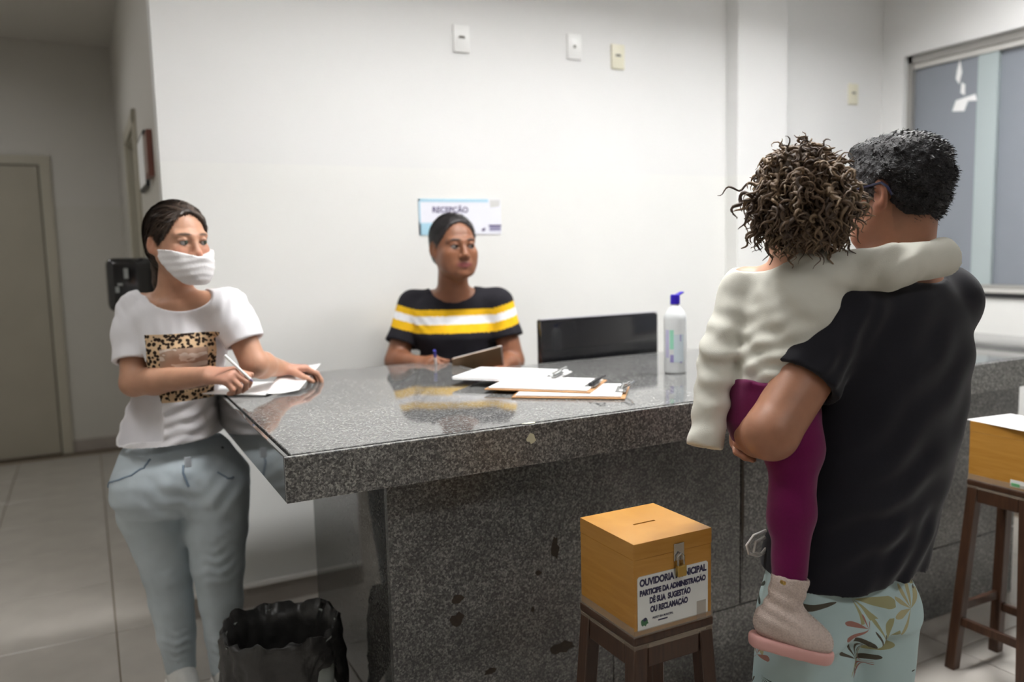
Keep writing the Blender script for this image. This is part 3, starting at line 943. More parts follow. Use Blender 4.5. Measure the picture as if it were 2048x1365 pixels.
def sdf_mesh(build, lo, hi, res, color=None, name='body', smooth_iter=1):
    lo = np.asarray(lo, float); hi = np.asarray(hi, float)
    B = 4
    bs = res * B
    nb = np.ceil((hi - lo) / bs).astype(int)
    gx, gy, gz = np.meshgrid(*[np.arange(n) for n in nb], indexing='ij')
    bc = np.stack([gx.ravel(), gy.ravel(), gz.ravel()], 1)
    F = Field(lo + (bc + .5) * bs)
    build(F)
    keep = np.abs(F.d) < bs * .87 + .010
    bc = bc[keep]
    n = len(bc)
    N = nb * B + 1
    o = np.arange(B + 1)
    ox, oy, oz = np.meshgrid(o, o, o, indexing='ij')
    off = np.stack([ox.ravel(), oy.ravel(), oz.ravel()], 1)
    cor = (bc[:, None, :] * B + off[None]).astype(np.int64)
    code = cor[..., 0] + N[0] * (cor[..., 1] + N[1] * cor[..., 2])
    u, inv = np.unique(code.ravel(), return_inverse=True)
    ux = np.stack([u % N[0], (u // N[0]) % N[1], u // (N[0] * N[1])], 1)
    F = Field(lo + ux * res)
    build(F)
    V = F.d[inv].reshape(n, B + 1, B + 1, B + 1)
    S = V < 0
    def cs(A, i, j, k): return A[:, i:i + B, j:j + B, k:k + B]
    cnt = sum(cs(S, i, j, k).astype(np.int8) for i in (0, 1) for j in (0, 1) for k in (0, 1))
    act = (cnt > 0) & (cnt < 8)
    ab, ai, aj, ak = np.nonzero(act)
    cell = bc[ab] * B + np.stack([ai, aj, ak], 1)
    vals = {}
    for i in (0, 1):
        for j in (0, 1):
            for k in (0, 1):
                vals[i, j, k] = V[ab, ai + i, aj + j, ak + k]
    acc = np.zeros((len(ab), 3)); num = np.zeros(len(ab))
    for (p, q) in [((0, 0, 0), (1, 0, 0)), ((0, 1, 0), (1, 1, 0)), ((0, 0, 1), (1, 0, 1)), ((0, 1, 1), (1, 1, 1)),
                   ((0, 0, 0), (0, 1, 0)), ((1, 0, 0), (1, 1, 0)), ((0, 0, 1), (0, 1, 1)), ((1, 0, 1), (1, 1, 1)),
                   ((0, 0, 0), (0, 0, 1)), ((1, 0, 0), (1, 0, 1)), ((0, 1, 0), (0, 1, 1)), ((1, 1, 0), (1, 1, 1))]:
        a, b = vals[p], vals[q]
        m_ = (a < 0) != (b < 0)
        t = np.where(m_, a / np.where(m_, a - b, 1), 0)
        pp = np.array(p, float); qq = np.array(q, float)
        acc += np.where(m_[:, None], pp + t[:, None] * (qq - pp), 0)
        num += m_
    vert = lo + (cell + acc / num[:, None]) * res
    ccode = cell[:, 0] + N[0] * (cell[:, 1] + N[1] * cell[:, 2].astype(np.int64))
    order = np.argsort(ccode)
    cc = ccode[order]
    st = np.array([1, N[0], N[0] * N[1]], np.int64)
    quads = []
    for ax in range(3):
        q = [0, 0, 0]; q[ax] = 1
        a, b = vals[0, 0, 0], vals[tuple(q)]
        m_ = np.nonzero((a < 0) != (b < 0))[0]
        b1, b2 = (ax + 1) % 3, (ax + 2) % 3
        c0 = ccode[m_]
        want = [c0, c0 - st[b1], c0 - st[b1] - st[b2], c0 - st[b2]]
        ids = []; ok = np.ones(len(m_), bool)
        for w in want:
            pos = np.clip(np.searchsorted(cc, w), 0, len(cc) - 1)
            ok &= cc[pos] == w
            ids.append(order[pos])
        Q = np.stack(ids, 1)[ok]
        flip = (a[m_] >= 0)[ok]
        Q[flip] = Q[flip][:, ::-1]
        quads.append(Q)
    Q = np.concatenate(quads)
    # light Laplacian smoothing
    for it in range(smooth_iter):
        s = np.zeros_like(vert); c = np.zeros(len(vert))
        for i in range(4):
            a, b = Q[:, i], Q[:, (i + 1) % 4]
            for j in range(3):
                s[:, j] += np.bincount(a, vert[b, j], len(vert)) + np.bincount(b, vert[a, j], len(vert))
            c += np.bincount(a, minlength=len(vert)) + np.bincount(b, minlength=len(vert))
        vert = np.where(c[:, None] > 0, vert * .5 + .5 * s / np.maximum(c, 1)[:, None], vert)
    me = bpy.data.meshes.new(name)
    me.vertices.add(len(vert)); me.vertices.foreach_set('co', vert.astype(np.float32).ravel())
    me.loops.add(len(Q) * 4); me.loops.foreach_set('vertex_index', Q.astype(np.int32).ravel())
    me.polygons.add(len(Q))
    me.polygons.foreach_set('loop_start', np.arange(len(Q), dtype=np.int32) * 4)
    me.polygons.foreach_set('loop_total', np.full(len(Q), 4, np.int32))
    me.polygons.foreach_set('use_smooth', np.ones(len(Q), bool))
    me.update(calc_edges=True)
    me.validate()
    if color is not None:
        at_ = me.color_attributes.new('Col', 'FLOAT_COLOR', 'POINT')
        v = np.empty(len(me.vertices) * 3, np.float32); me.vertices.foreach_get('co', v)
        c = color(v.reshape(-1, 3))
        at_.data.foreach_set('color', np.concatenate([c, np.ones((len(c), 1))], 1).astype(np.float32).ravel())
    return me


def attr_mat(name, rough, sss=0.0, bump=0.0, bscale=200, spec=.4, weave=0.0):
    mt = mat(name, (.5, .5, .5, 1), rough, sss=sss, spec=spec, bump=bump, bscale=bscale)
    nt = mt.node_tree
    a = nt.nodes.new('ShaderNodeAttribute'); a.attribute_name = 'Col'
    n = nt.nodes.new('ShaderNodeTexNoise'); n.inputs['Scale'].default_value = 35; n.inputs['Detail'].default_value = 5
    tc = nt.nodes.new('ShaderNodeTexCoord'); nt.links.new(tc.outputs['Object'], n.inputs['Vector'])
    rp = nt.nodes.new('ShaderNodeMapRange'); rp.inputs['From Min'].default_value = .3; rp.inputs['From Max'].default_value = .7
    rp.inputs['To Min'].default_value = .93; rp.inputs['To Max'].default_value = 1.07
    nt.links.new(n.outputs['Fac'], rp.inputs['Value'])
    mx = nt.nodes.new('ShaderNodeMix'); mx.data_type = 'RGBA'; mx.blend_type = 'MULTIPLY'; mx.inputs['Factor'].default_value = 1
    nt.links.new(a.outputs['Color'], mx.inputs['A']); nt.links.new(rp.outputs['Result'], mx.inputs['B'])
    nt.links.new(mx.outputs['Result'], bsdf(mt).inputs['Base Color'])
    return mt


M['skin'] = attr_mat('skin', .45, sss=.12, bump=.05, bscale=260)
M['fabric_print'] = attr_mat('printed_knit', .85, bump=.15, bscale=500, spec=.2)


def rot3(yaw=0, pitch=0, roll=0):
    """columns: head x, y, z axes in the person frame (degrees); pitch > 0 nods down"""
    return np.array(Matrix.Rotation(R_(yaw), 3, 'Z') @ Matrix.Rotation(R_(pitch), 3, 'X') @ Matrix.Rotation(R_(roll), 3, 'Y'))


class Person:
    def __init__(self, name, loc, rz_deg, label):
        self.rz = R_(rz_deg)
        self.loc = np.array(loc, float)
        self.root = empty(name, tuple(loc), self.rz, label, 'person')
        c, s = math.cos(-self.rz), math.sin(-self.rz)
        self.Ri = np.array([[c, -s, 0], [s, c, 0], [0, 0, 1]])

    def L(self, px, py, t):
        return self.Ri @ (at(px, py, t) - self.loc)

    def W(self, x, y, z):
        return self.Ri @ (np.array([x, y, z], float) - self.loc)

    def V(self, v):
        return self.Ri @ np.array(v, float)

    def sec(self, y, xl, xr, t, bf, bb):
        p = self.L((xl + xr) / 2, y, t)
        return (p[2], p[0], p[1], (xr - xl) / 2 * t / FPX, bf, bb)

    def add(self, name, build, lo, hi, res, material, color=None, parent=None, smooth_iter=1):
        me = sdf_mesh(build, lo, hi, res, color, name, smooth_iter)
        return link(name, me, material, parent or self.root)


def head_shape(F, nose=1.0, ear=True, jaw=1.0, mw=1.0):
    """head in its own frame: -y is the face, z up, origin between the ears at eye level"""
    F.ell((0, .014, .032), (.0745, .094, .083))
    F.ell((0, -.024, -.022), (.0630, .066, .082), .03)
    F.ell((0, -.046, -.068), (.046 * jaw, .042, .038), .03)
    for s in (-1, 1):
        F.cap((s * .054, .0, -.045), (s * .028 * jaw, -.066, -.088), .016, .015, .03)
        F.ell((s * .040, -.062, -.022), (.020, .022, .018), .02)
    F.ell((0, -.082, -.097), (.017, .014, .014), .02)
    F.cap((0, -.01, -.06), (0, -.05, -.095), .03, .02, .03)
    # brow, sockets, nose
    for s in (-1, 1):
        F.cap((s * .012, -.085, .021), (s * .046, -.071, .022), .009, .008, .016)
        F.ell((s * .031, -.094, .001), (.0165, .013, .0115), .012, 's')
        F.cap((s * .019, -.0840, .0068), (s * .032, -.0882, .0094), .0042, .0042, .004)
        F.cap((s * .032, -.0882, .0094), (s * .044, -.0790, .0058), .0042, .004, .004)
        F.cap((s * .020, -.0840, -.0090), (s * .042, -.0785, -.0085), .0035, .0035, .005)
    F.cap((0, -.087, .012), (0, -.106, -.028), .0075, .0105 * nose, .012)
    F.ell((0, -.106, -.032), (.0115 * nose, .012, .0105), .008)
    for s in (-1, 1):
        F.ell((s * .0125 * nose, -.098, -.037), (.0085 * nose, .010, .0075), .006)
        F.ell((s * .007 * nose, -.103, -.0445), (.003, .004, .0025), .003, 's')
    # lips
    F.ell((0, -.078, -.064), (.030 * mw, .016, .020), .015)
    for s in (-1, 1):
        F.cap((s * .024 * mw, -.0850, -.0635), (s * .006, -.0965, -.0600), .0040, .0058, .006)
        F.cap((s * .021 * mw, -.0860, -.0690), (s * .005, -.0950, -.0720), .0045, .0066, .006)
    F.cap((-.02, -.094, -.0655), (.02, -.094, -.0655), .0016, None, .003, 's')
    if ear:
        for s in (-1, 1):
            Rm = rot3(s * -22, 12, 0)
            F.ell((s * .077, .014, -.004), (.0085, .0185, .0315), .006, 'u', Rm)
            F.ell((s * .085, .011, .000), (.0075, .010, .0185), .005, 's', Rm)
            F.ell((s * .074, .006, -.028), (.007, .009, .011), .008)


def face_color(skin, lip, brow, blush, eye_dark=None, mw=1.0):
    skin, lip, brow, blush = [np.array(c, float) for c in (skin, lip, brow, blush)]
    def f(q, base):
        c = base.copy()
        def mixin(col, w):
            nonlocal c
            c = c * (1 - w[:, None]) + np.asarray(col) * w[:, None]
        x, y, z = q[:, 0], q[:, 1], q[:, 2]
        ax = np.abs(x)
        w = np.exp(-(((ax - .042) / .02) ** 2 + ((z + .026) / .018) ** 2)) * (y < -.03) * .5
        mixin(blush, w)
        w = np.exp(-((ax / .013) ** 2 + ((z + .032) / .014) ** 2)) * (y < -.09) * .45
        mixin(blush, w)
        w = np.clip(1.6 - ((ax / (.0270 * mw)) ** 2 + ((z + .0655) / .0105) ** 2) * 1.2, 0, 1) * (y < -.074)
        mixin(lip, w)
        ez = .0245 - ((ax - .032) / .03) ** 2 * .004
        w = np.clip(1.5 - (((ax - .031) / .0195) ** 2 + ((z - ez) / .0045) ** 2) * 1.1, 0, 1) * (y < -.05)
        mixin(brow, w)
        w = np.clip(1.3 - (((ax - .031) / .018) ** 2 + ((z - .002) / .012) ** 2), 0, 1) * (y < -.06) * .45
        mixin(eye_dark if eye_dark is not None else skin * .6, w)
        ear_w = np.clip((ax - .074) / .006, 0, 1) * (np.abs(y - .014) < .03) * .35
        mixin(blush, ear_w)
        return c
    return f


def add_eyes(person, hc, Rm, s, iris, gaze=(0, 0)):
    white = mat('eye_white', (.27, .25, .24, 1), .25)
    irism = mat('iris', iris, .15)
    for sx in (-1, 1):
        c = np.asarray(hc) + Rm @ (np.array([sx * .031, -.0780, .0012]) * s)
        bm = bmesh.new()
        bmesh.ops.create_uvsphere(bm, u_segments=20, v_segments=14, radius=.0118 * s)
        me = bpy.data.meshes.new('eyeball'); bm.to_mesh(me); bm.free()
        me.polygons.foreach_set('use_smooth', [True] * len(me.polygons))
        me.materials.append(white)
        e = link('eyeball', me, None, person.root, tuple(c))
        bm = bmesh.new()
        bmesh.ops.create_uvsphere(bm, u_segments=16, v_segments=10, radius=.0070 * s)
        me = bpy.data.meshes.new('iris'); bm.to_mesh(me); bm.free()
        me.transform(Matrix.Diagonal((1, .45, 1, 1)))
        me.transform(Matrix.Translation((gaze[0] * s, -.0095 * s, gaze[1] * s)))
        me.transform(Matrix([list(r) for r in Rm]).to_4x4())
        me.polygons.foreach_set('use_smooth', [True] * len(me.polygons))
        me.materials.append(irism)
        link('iris', me, None, e)


def hand(F, W, f, n_, right, curls=(20, 25, 15), s=1.0, thumb=(.55, .75, .35), spread=1.0, each=None, kroot=.02):
    """W wrist, f finger direction, n_ direction the palm faces"""
    W = np.asarray(W, float); f = nrm(f); n_ = np.asarray(n_, float)
    n_ = nrm(n_ - f * (n_ @ f))
    th = np.cross(f, n_) if right else np.cross(n_, f)
    offs = np.array([.027, .009, -.009, -.025]) * s
    kn = np.array([.086, .090, .085, .077]) * s
    ln = np.array([1.0, 1.1, 1.02, .82]) * s
    for i in range(4):
        K = W + f * kn[i] + th * offs[i] * 1.02 - n_ * .003 * (i in (1, 2))
        F.cap(W + th * offs[i] * .62 + f * .005, K, .0135 * s, .0118 * s, .014 if i else kroot)
        d = f * math.cos(.08 * (1.5 - i) * spread) + th * math.sin(.10 * (1.5 - i) * spread)
        p = K; ang = 0
        cu = each[i] if each else curls
        for j, (l, r1, r2) in enumerate(((.043, .0098, .0090), (.026, .0090, .0083), (.022, .0083, .0068))):
            ang += R_(cu[j])
            dd = d * math.cos(ang) + n_ * math.sin(ang)
            q = p + dd * l * ln[i]
            F.cap(p, q, r1 * s, r2 * s, .005)
            p = q
    B = W + f * .022 * s + th * .020 * s + n_ * .006 * s
    d = nrm(f * thumb[0] + th * thumb[1] + n_ * thumb[2])
    p = B
    for j, (l, r1, r2) in enumerate(((.044, .0150, .0122), (.033, .0118, .0102), (.026, .0102, .0078))):
        q = p + d * l * s
        F.cap(p, q, r1 * s, r2 * s, .010 if j == 0 else .004)
        p = q
        d = nrm(d + f * .28 + n_ * .16)


def hair_mat(name, c1, c2, rough=.4, scale=(70, 70, 9)):
    mt = wood(name, c1, c2, rough, scale)
    nt = mt.node_tree
    n = [x for x in nt.nodes if x.type == 'TEX_NOISE'][0]
    bp = nt.nodes.new('ShaderNodeBump'); bp.inputs['Strength'].default_value = .6; bp.inputs['Distance'].default_value = .003
    nt.links.new(n.outputs['Fac'], bp.inputs['Height']); nt.links.new(bp.outputs['Normal'], bsdf(mt).inputs['Normal'])
    return mt


def strands(hair_obj, flow, n, length, width, material, parent, lift=.0012, steps=4, seed=1, jitter=.12, sel=None, name='hair_strands'):
    """thin ribbons that follow the surface of a hair mesh along flow(P) -> directions"""
    from mathutils.kdtree import KDTree
    r = np.random.default_rng(seed)
    me = hair_obj.data
    nv = len(me.vertices)
    co = np.empty(nv * 3, np.float32); me.vertices.foreach_get('co', co); co = co.reshape(-1, 3)
    no = np.empty(nv * 3, np.float32); me.vertices.foreach_get('normal', no); no = no.reshape(-1, 3)
    kd = KDTree(nv)
    for i in range(nv): kd.insert(co[i], i)
    kd.balance()
    idx = np.arange(nv) if sel is None else np.nonzero(sel(co, no))[0]
    pick = r.choice(idx, n)
    V, Fq = [], []
    for i0 in pick:
        L_ = length * r.uniform(.6, 1.3); w = width * r.uniform(.6, 1.3)
        lf = lift * r.uniform(.2, 2.0)
        i = int(i0); p_ = co[i]
        jit = r.normal(0, jitter, 3)
        row = []
        for k in range(steps + 1):
            nn = no[i]
            d = flow(p_) + jit
            d = d - nn * (d @ nn); d /= max(np.linalg.norm(d), 1e-6)
            s_ = np.cross(nn, d)
            q = co[i] + nn * (lf * (1 if k else .2))
            if k: q = q * .5 + p_ * .5 + nn * lf * .3
            t = k / steps
            ww = w * (1 - t * .8)
            row.append((q - s_ * ww, q + s_ * ww + nn * .0006))
            p_ = q + d * L_ / steps
            i = kd.find(Vector(p_))[1]
        b = len(V)
        for a, c in row: V += [a, c]
        for k in range(steps): Fq.append((b + 2 * k, b + 2 * k + 1, b + 2 * k + 3, b + 2 * k + 2))
    return link(name, mesh_from(V, Fq, name), material, parent)


def snap(obj, pts, off=.001):
    from mathutils.kdtree import KDTree
    vs_ = obj.data.vertices
    kd = KDTree(len(vs_))
    for v in vs_: kd.insert(v.co, v.index)
    kd.balance()
    out = []
    for q in pts:
        i = kd.find(Vector(q))[1]
        out.append(tuple(vs_[i].co + vs_[i].normal * off))
    return out


def hair_cap(F, thick=.008, line_w=.061, line_h=.084, cz=-.012, back=-.012, low=-.075):
    """pulled back hair over the skull, open at the face"""
    F.ell((0, .016, .034), (.0745 + thick, .096 + thick, .083 + thick))
    F.ell((0, .045, -.02), (.060 + thick, .055 + thick, .055 + thick), .03)
    # face opening: elliptical cylinder along y in front
    P = F.P
    v = np.sqrt((P[:, 0] / line_w) ** 2 + ((P[:, 2] - cz) / line_h) ** 2)
    e = np.maximum((v - 1) * min(line_w, line_h), P[:, 1] - (back + .10 * np.clip(P[:, 2] - .03, 0, .06)))
    h_ = np.clip(.5 - .5 * (F.d + e) / .012, 0, 1); F.d = F.d * (1 - h_) - e * h_ + .012 * h_ * (1 - h_)
    # below the ears in front: nothing
    e2 = np.maximum(P[:, 2] + .012, P[:, 1] - .020)
    F.d = np.maximum(F.d, -e2)
    # open round the ear
    for s in (-1, 1):
        F.ell((s * .085, .012, -.006), (.022, .020, .030), .004, 's')
    F.d = np.maximum(F.d, low - P[:, 2])
# ================================================================ standing woman with the face mask
def woman():
    p = Person('person', (.25, 2.80, 0), 8, 'standing woman in white leopard-print tee, pale jeans and white face mask, writing')
    L = p.L
    hc = L(357, 485, 2.50); Rh = rot3(16.5, 2, 0)
    N = L(350, 592, 2.56)
    shR, shL = L(272, 622, 2.60), L(458, 616, 2.57)
    elR, wrR = L(268, 766, 2.53), L(416, 752, 2.44)
    elL, wrL = L(508, 728, 2.56), L(562, 737, 2.74)
    fR = nrm(L(492, 752, 2.40) - wrR); nR = (.15, .62, -.75)
    fL = nrm(L(620, 738, 2.80) - wrL); nL = (.05, -.1, -1)
    skin = np.array([.50, .27, .175]); lo = (-.42, -.45, .85); hi = (.62, .30, 1.66)

    S = p.sec
    secs = [S(596, 308, 402, 2.575, .055, .065), S(606, 290, 425, 2.58, .072, .075), S(622, 272, 450, 2.60, .088, .085), S(655, 276, 452, 2.60, .108, .09), S(695, 280, 452, 2.60, .125, .09),
            S(740, 274, 442, 2.61, .112, .09), S(800, 260, 432, 2.62, .105, .092), S(850, 248, 440, 2.63, .115, .10), S(900, 238, 455, 2.64, .122, .115)]
    def torso(F):
        F.loft(secs)
        F.cap(N + np.array([0, .02, -.03]), shR + np.array([.01, 0, .004]), .056, .056, .04)
        F.cap(N + np.array([0, .02, -.03]), shL + np.array([-.01, 0, .004]), .056, .056, .04)

    def body(F):
        F.enter(hc, .22, Rh); head_shape(F, .92, jaw=.92); F.leave()
        F.cap(hc + Rh @ np.array([0, .020, -.055]), N + np.array([0, .018, -.02]), .048, .052, .03)
        F.inset_of(torso, .008, N[2] - .16, .03)
        F.cap(N + np.array([.012, -.045, -.026]), N + np.array([.055, -.040, -.022]), .007, .006, .02)
        F.cap(N + np.array([-.012, -.045, -.026]), N + np.array([-.055, -.036, -.024]), .007, .006, .02)
        F.chain([shR, elR], [.046, .041], .03)
        F.chain([elR, elR + (wrR - elR) * .3, wrR], [.042, .041, .027], .012, .02)
        F.chain([shL, elL], [.046, .041], .03)
        F.chain([elL, elL + (wrL - elL) * .3, wrL], [.041, .040, .027], .012, .02)
        hand(F, wrR, fR, nR, True, each=[(45, 55, 25), (55, 60, 30), (62, 62, 30), (66, 62, 30)], s=.95, thumb=(.85, .42, .35))
        hand(F, wrL, fL, nL, False, curls=(25, 30, 20), s=.92)

    fc = face_color(skin, (.42, .16, .13), (.10, .06, .04), (.52, .20, .14), np.array([.22, .12, .085]))
    def col(v):
        base = np.repeat(skin[None], len(v), 0)
        for w in (wrR + fR * .07, wrL + fL * .07):
            g = np.exp(-((v - w) ** 2).sum(1) / .07 ** 2)[:, None] * .55
            base = base * (1 - g) + np.array([.56, .28, .22]) * g
        q = (v - hc) @ Rh
        near = (np.abs(q) < .15).all(1)
        out = base.copy(); out[near] = fc(q[near], base[near])
        return out
    b = p.add('body', body, lo, hi, .0038, M['skin'], col)
    add_eyes(p, hc, Rh, 1.0, (.05, .06, .045, 1), gaze=(.0035, 0))

    # hair, tied low at the back
    hm = hair_mat('brown_hair', (.016, .010, .008, 1), (.060, .036, .024, 1), .42, (9, 60, 60))
    def hair(F):
        F.enter(hc, .30, Rh)
        hair_cap(F, .010, .066, .099, -.014, -.016)
        F.chain([(0, .08, -.04), (-.005, .10, -.075), (-.01, .095, -.13), (-.01, .08, -.19)], [.035, .024, .022, .012], .02, .01)
        F.disp(lambda P: 0.0007 * np.sin(P[:, 2] * 260 + P[:, 0] * 120 + 2 * np.sin(P[:, 1] * 40)))
        F.leave()
    ho = p.add('hair', hair, hc - .26, hc + .18, .0042, hm)
    knot = hc + Rh @ np.array([0, .11, -.06])
    strands(ho, lambda q: nrm(knot - q), 2600, .055, .0011, mat('brown_strand', (.075, .048, .033, 1), .5), ho, seed=3)
    strands(ho, lambda q: nrm(knot - q), 1800, .055, .0011, mat('brown_strand_dark', (.018, .011, .008, 1), .5), ho, seed=4)

    # mask slipped under the nose
    mm = mat('mask_cloth', (.78, .76, .77, 1), .85, bump=.2, bscale=120)
    def mask(F):
        F.enter(hc, .22, Rh)
        head_shape(F, .92, ear=False, jaw=.92)
        F.ell((0, -.068, -.066), (.050, .046, .050), .03)
        F.ell((0, -.082, -.098), (.026, .018, .020), .03)
        F.cap((0, .02, -.06), (0, .03, -.15), .052, .054, .03)
        F.d = F.d - .011
        F.disp(lambda P: .0007 * np.sin((P[:, 2] + .18 * np.abs(P[:, 0])) * 300))
        x = np.abs(F.P[:, 0])
        top = -.040 + .32 * np.clip(x - .012, 0, 1)
        bot = -.126 + 1.0 * np.clip(F.P[:, 1] + .094, 0, 1)
        F.d = np.maximum(F.d, F.P[:, 2] - np.minimum(top, -.018))
        F.d = np.maximum(F.d, bot - F.P[:, 2])
        F.d = np.maximum(F.d, F.P[:, 1] + .020)
        F.leave()
    mk = p.add('face_mask', mask, hc - .18, hc + .12, .0036, mm)
    for s in (-1, 1):
        pts = [hc + Rh @ np.array(q) for q in ((s * .060, -.036, -.026), (s * .068, -.015, -.006), (s * .078, .008, .022), (s * .082, .026, .012))]
        MB().tube([tuple(q) for q in pts], .0017, 6).build('ear_loop', mm, mk)

    # tee shirt
    hemc = L(345, 872, 2.63)
    def sleeve_end(sh, el, f): return sh + (el - sh) * f
    eR, eL = sleeve_end(shR, elR, .72), sleeve_end(shL, elL, .62)
    def shirt(F):
        torso(F)
        F.chain([shR, sleeve_end(shR, elR, .3), eR, elR], [.058, .066, .059, .059], .025, .02)
        F.chain([shL, sleeve_end(shL, elL, .3), eL, elL], [.058, .066, .059, .059], .025, .02)
        F.disp(soft_noise(.0026, .09, 3))
        F.disp(ripple(L(290, 760, 2.52), (.7, 0, 1), .05, .07, .004))
        F.disp(ripple(L(440, 700, 2.54), (1, 0, .2), .04, .06, .004))
        F.disp(ripple(L(345, 860, 2.52), (-.15, 0, 1), .038, .10, .0045))
        F.disp(ripple(shR + np.array([-.02, -.03, .0]), (1, 0, .25), .026, .055, .0035))
        F.disp(ripple(shL + np.array([.02, -.03, .0]), (1, 0, -.25), .026, .055, .0035))
        F.disp(ripple(L(400, 850, 2.53), (-.55, 0, 1), .045, .11, .0055))
        F.disp(ripple(L(280, 850, 2.55), (.45, 0, 1), .05, .09, .004))
        F.disp(ripple(L(300, 640, 2.55), (1, 0, .5), .035, .06, .002))
        F.disp(ripple(L(350, 665, 2.5), (1, 0, 0), .036, .07, .0016))
        for e_, sh_, el_ in ((eR, shR, elR), (eL, shL, elL)):
            d_ = nrm(el_ - sh_)
            F.cut_cyl(e_, d_, .085, .25)
            F.cut_cyl(e_ - d_ * .030, d_, .050, .05)
        F.neckline(N + np.array([0, -.005, 0]), .086, .058, .022)
        F.plane(hemc, (.10, .10, -1))
    tee = mat('white_jersey', (.80, .79, .82, 1), .9, bump=.1, bscale=600, spec=.2)
    # printed square on the chest: leopard border, beige picture
    nt = tee.node_tree; bs = bsdf(tee)
    pc = L(370, 737, 2.50)
    tc = nt.nodes.new('ShaderNodeTexCoord'); sp = nt.nodes.new('ShaderNodeSeparateXYZ'); nt.links.new(tc.outputs['Object'], sp.inputs[0])
    def math_(op, a, b=None, c=None):
        n = nt.nodes.new('ShaderNodeMath'); n.operation = op
        for i, v in enumerate((a, b, c)):
            if v is None: continue
            if isinstance(v, (int, float)): n.inputs[i].default_value = v
            else: nt.links.new(v, n.inputs[i])
        return n.outputs[0]
    def boxmask(cx, cz, hx, hz):
        dx = math_('ABSOLUTE', math_('SUBTRACT', sp.outputs['X'], cx)); dz = math_('ABSOLUTE', math_('SUBTRACT', sp.outputs['Z'], cz))
        return math_('MULTIPLY', math_('LESS_THAN', dx, hx), math_('LESS_THAN', dz, hz))
    front = math_('LESS_THAN', sp.outputs['Y'], float(pc[1] + .09))
    outer = math_('MULTIPLY', boxmask(float(pc[0]), float(pc[2]), .098, .106), front)
    inner = boxmask(float(pc[0] + .002), float(pc[2] - .004), .069, .066)
    vo = nt.nodes.new('ShaderNodeTexVoronoi'); vo.inputs['Scale'].default_value = 80; vo.inputs['Randomness'].default_value = .8
    nz = nt.nodes.new('ShaderNodeTexNoise'); nz.inputs['Scale'].default_value = 90
    nt.links.new(tc.outputs['Object'], vo.inputs['Vector']); nt.links.new(tc.outputs['Object'], nz.inputs['Vector'])
    sp_ = math_('LESS_THAN', math_('ADD', vo.outputs['Distance'], math_('MULTIPLY', nz.outputs['Fac'], .35)), .66)
    def mixc(fac, a, b):
        mx = nt.nodes.new('ShaderNodeMix'); mx.data_type = 'RGBA'
        nt.links.new(fac, mx.inputs['Factor'])
        for s_, v in (('A', a), ('B', b)):
            if isinstance(v, tuple): mx.inputs[s_].default_value = v
            else: nt.links.new(v, mx.inputs[s_])
        return mx.outputs['Result']
    leo = mixc(sp_, (.70, .50, .31, 1), (.030, .018, .012, 1))
    n2 = nt.nodes.new('ShaderNodeTexNoise'); n2.inputs['Scale'].default_value = 16
    mp = nt.nodes.new('ShaderNodeMapping'); mp.inputs['Scale'].default_value = (1, 1, 2.6)
    nt.links.new(tc.outputs['Object'], mp.inputs['Vector']); nt.links.new(mp.outputs['Vector'], n2.inputs['Vector'])
    pic = mixc(math_('GREATER_THAN', n2.outputs['Fac'], .56), (.42, .29, .22, 1), (.66, .57, .50, 1))
    dk = boxmask(float(pc[0] + .05), float(pc[2] - .045), .016, .022)
    pic = mixc(dk, pic, (.13, .085, .06, 1))
    prn = mixc(inner, leo, pic)
    fin = mixc(outer, (.80, .79, .82, 1), prn)
    nt.links.new(fin, bs.inputs['Base Color'])
    p.add('tee_shirt', shirt, lo, hi, .0042, tee)

    # jeans
    jm = mat('pale_denim', (.52, .59, .635, 1), .85, noise=.16, nscale=7, bump=.25, bscale=420, spec=.2)
    R = lambda px, t=2.66: px * t / FPX
    legR = [(298, 985, 68), (306, 1022, 66), (320, 1068, 60), (335, 1140, 48), (343, 1200, 42), (353, 1270, 37), (360, 1328, 31)]
    legL = [(434, 985, 63), (435, 1055, 58), (436, 1130, 51), (442, 1200, 42), (448, 1270, 37), (452, 1330, 31)]
    hs = [S(880, 256, 440, 2.65, .060, .07), S(896, 247, 455, 2.65, .082, .092), S(922, 238, 474, 2.645, .108, .122), S(950, 230, 497, 2.65, .122, .14), S(985, 231, 497, 2.65, .115, .14), S(1018, 262, 482, 2.655, .098, .125)]
    def jeans(F):
        F.loft(hs, 0, 2.25)
        for leg in (legR, legL):
            pts = [L(x, y, 2.655 + (y - 985) * .00020) for x, y, r in leg]
            F.chain(pts, [R(r) for x, y, r in leg], .03, .012)
        # crotch seam and folds
        F.cap(L(374, 985, 2.515), L(386, 1130, 2.57), .011, .016, .014, 's')
        F.disp(soft_noise(.0016, .09, 5))
        F.disp(ripple(L(335, 1150, 2.58), (0.1, 0, 1), .040, .06, .0032, warp=1.4))
        F.disp(ripple(L(450, 1140, 2.58), (-.2, 0, 1), .038, .08, .0040, warp=1.5))
        F.disp(ripple(L(362, 1300, 2.66), (.15, 0, 1), .030, .06, .0035, warp=1.3))
        F.disp(ripple(L(452, 1300, 2.66), (.15, 0, 1), .030, .06, .0035, warp=1.3))
        F.disp(ripple(L(350, 1000, 2.53), (.6, 0, 1), .05, .09, .004, warp=1.2))
        F.disp(ripple(L(430, 985, 2.55), (-.7, 0, 1), .055, .09, .004, warp=1.2))
    j = p.add('jeans', jeans, (-.36, -.35, .02), (.42, .32, .96), .0058, jm)
    bm_ = mat('blue_denim_trim', (.22, .29, .38, 1), .85)
    MB().box((-.010, -.003, -.016), (.010, .003, .016), bevel=.002).build('fly_tab', mat('white_denim', (.66, .72, .80, 1), .8), j, tuple(L(376, 925, 2.512)))
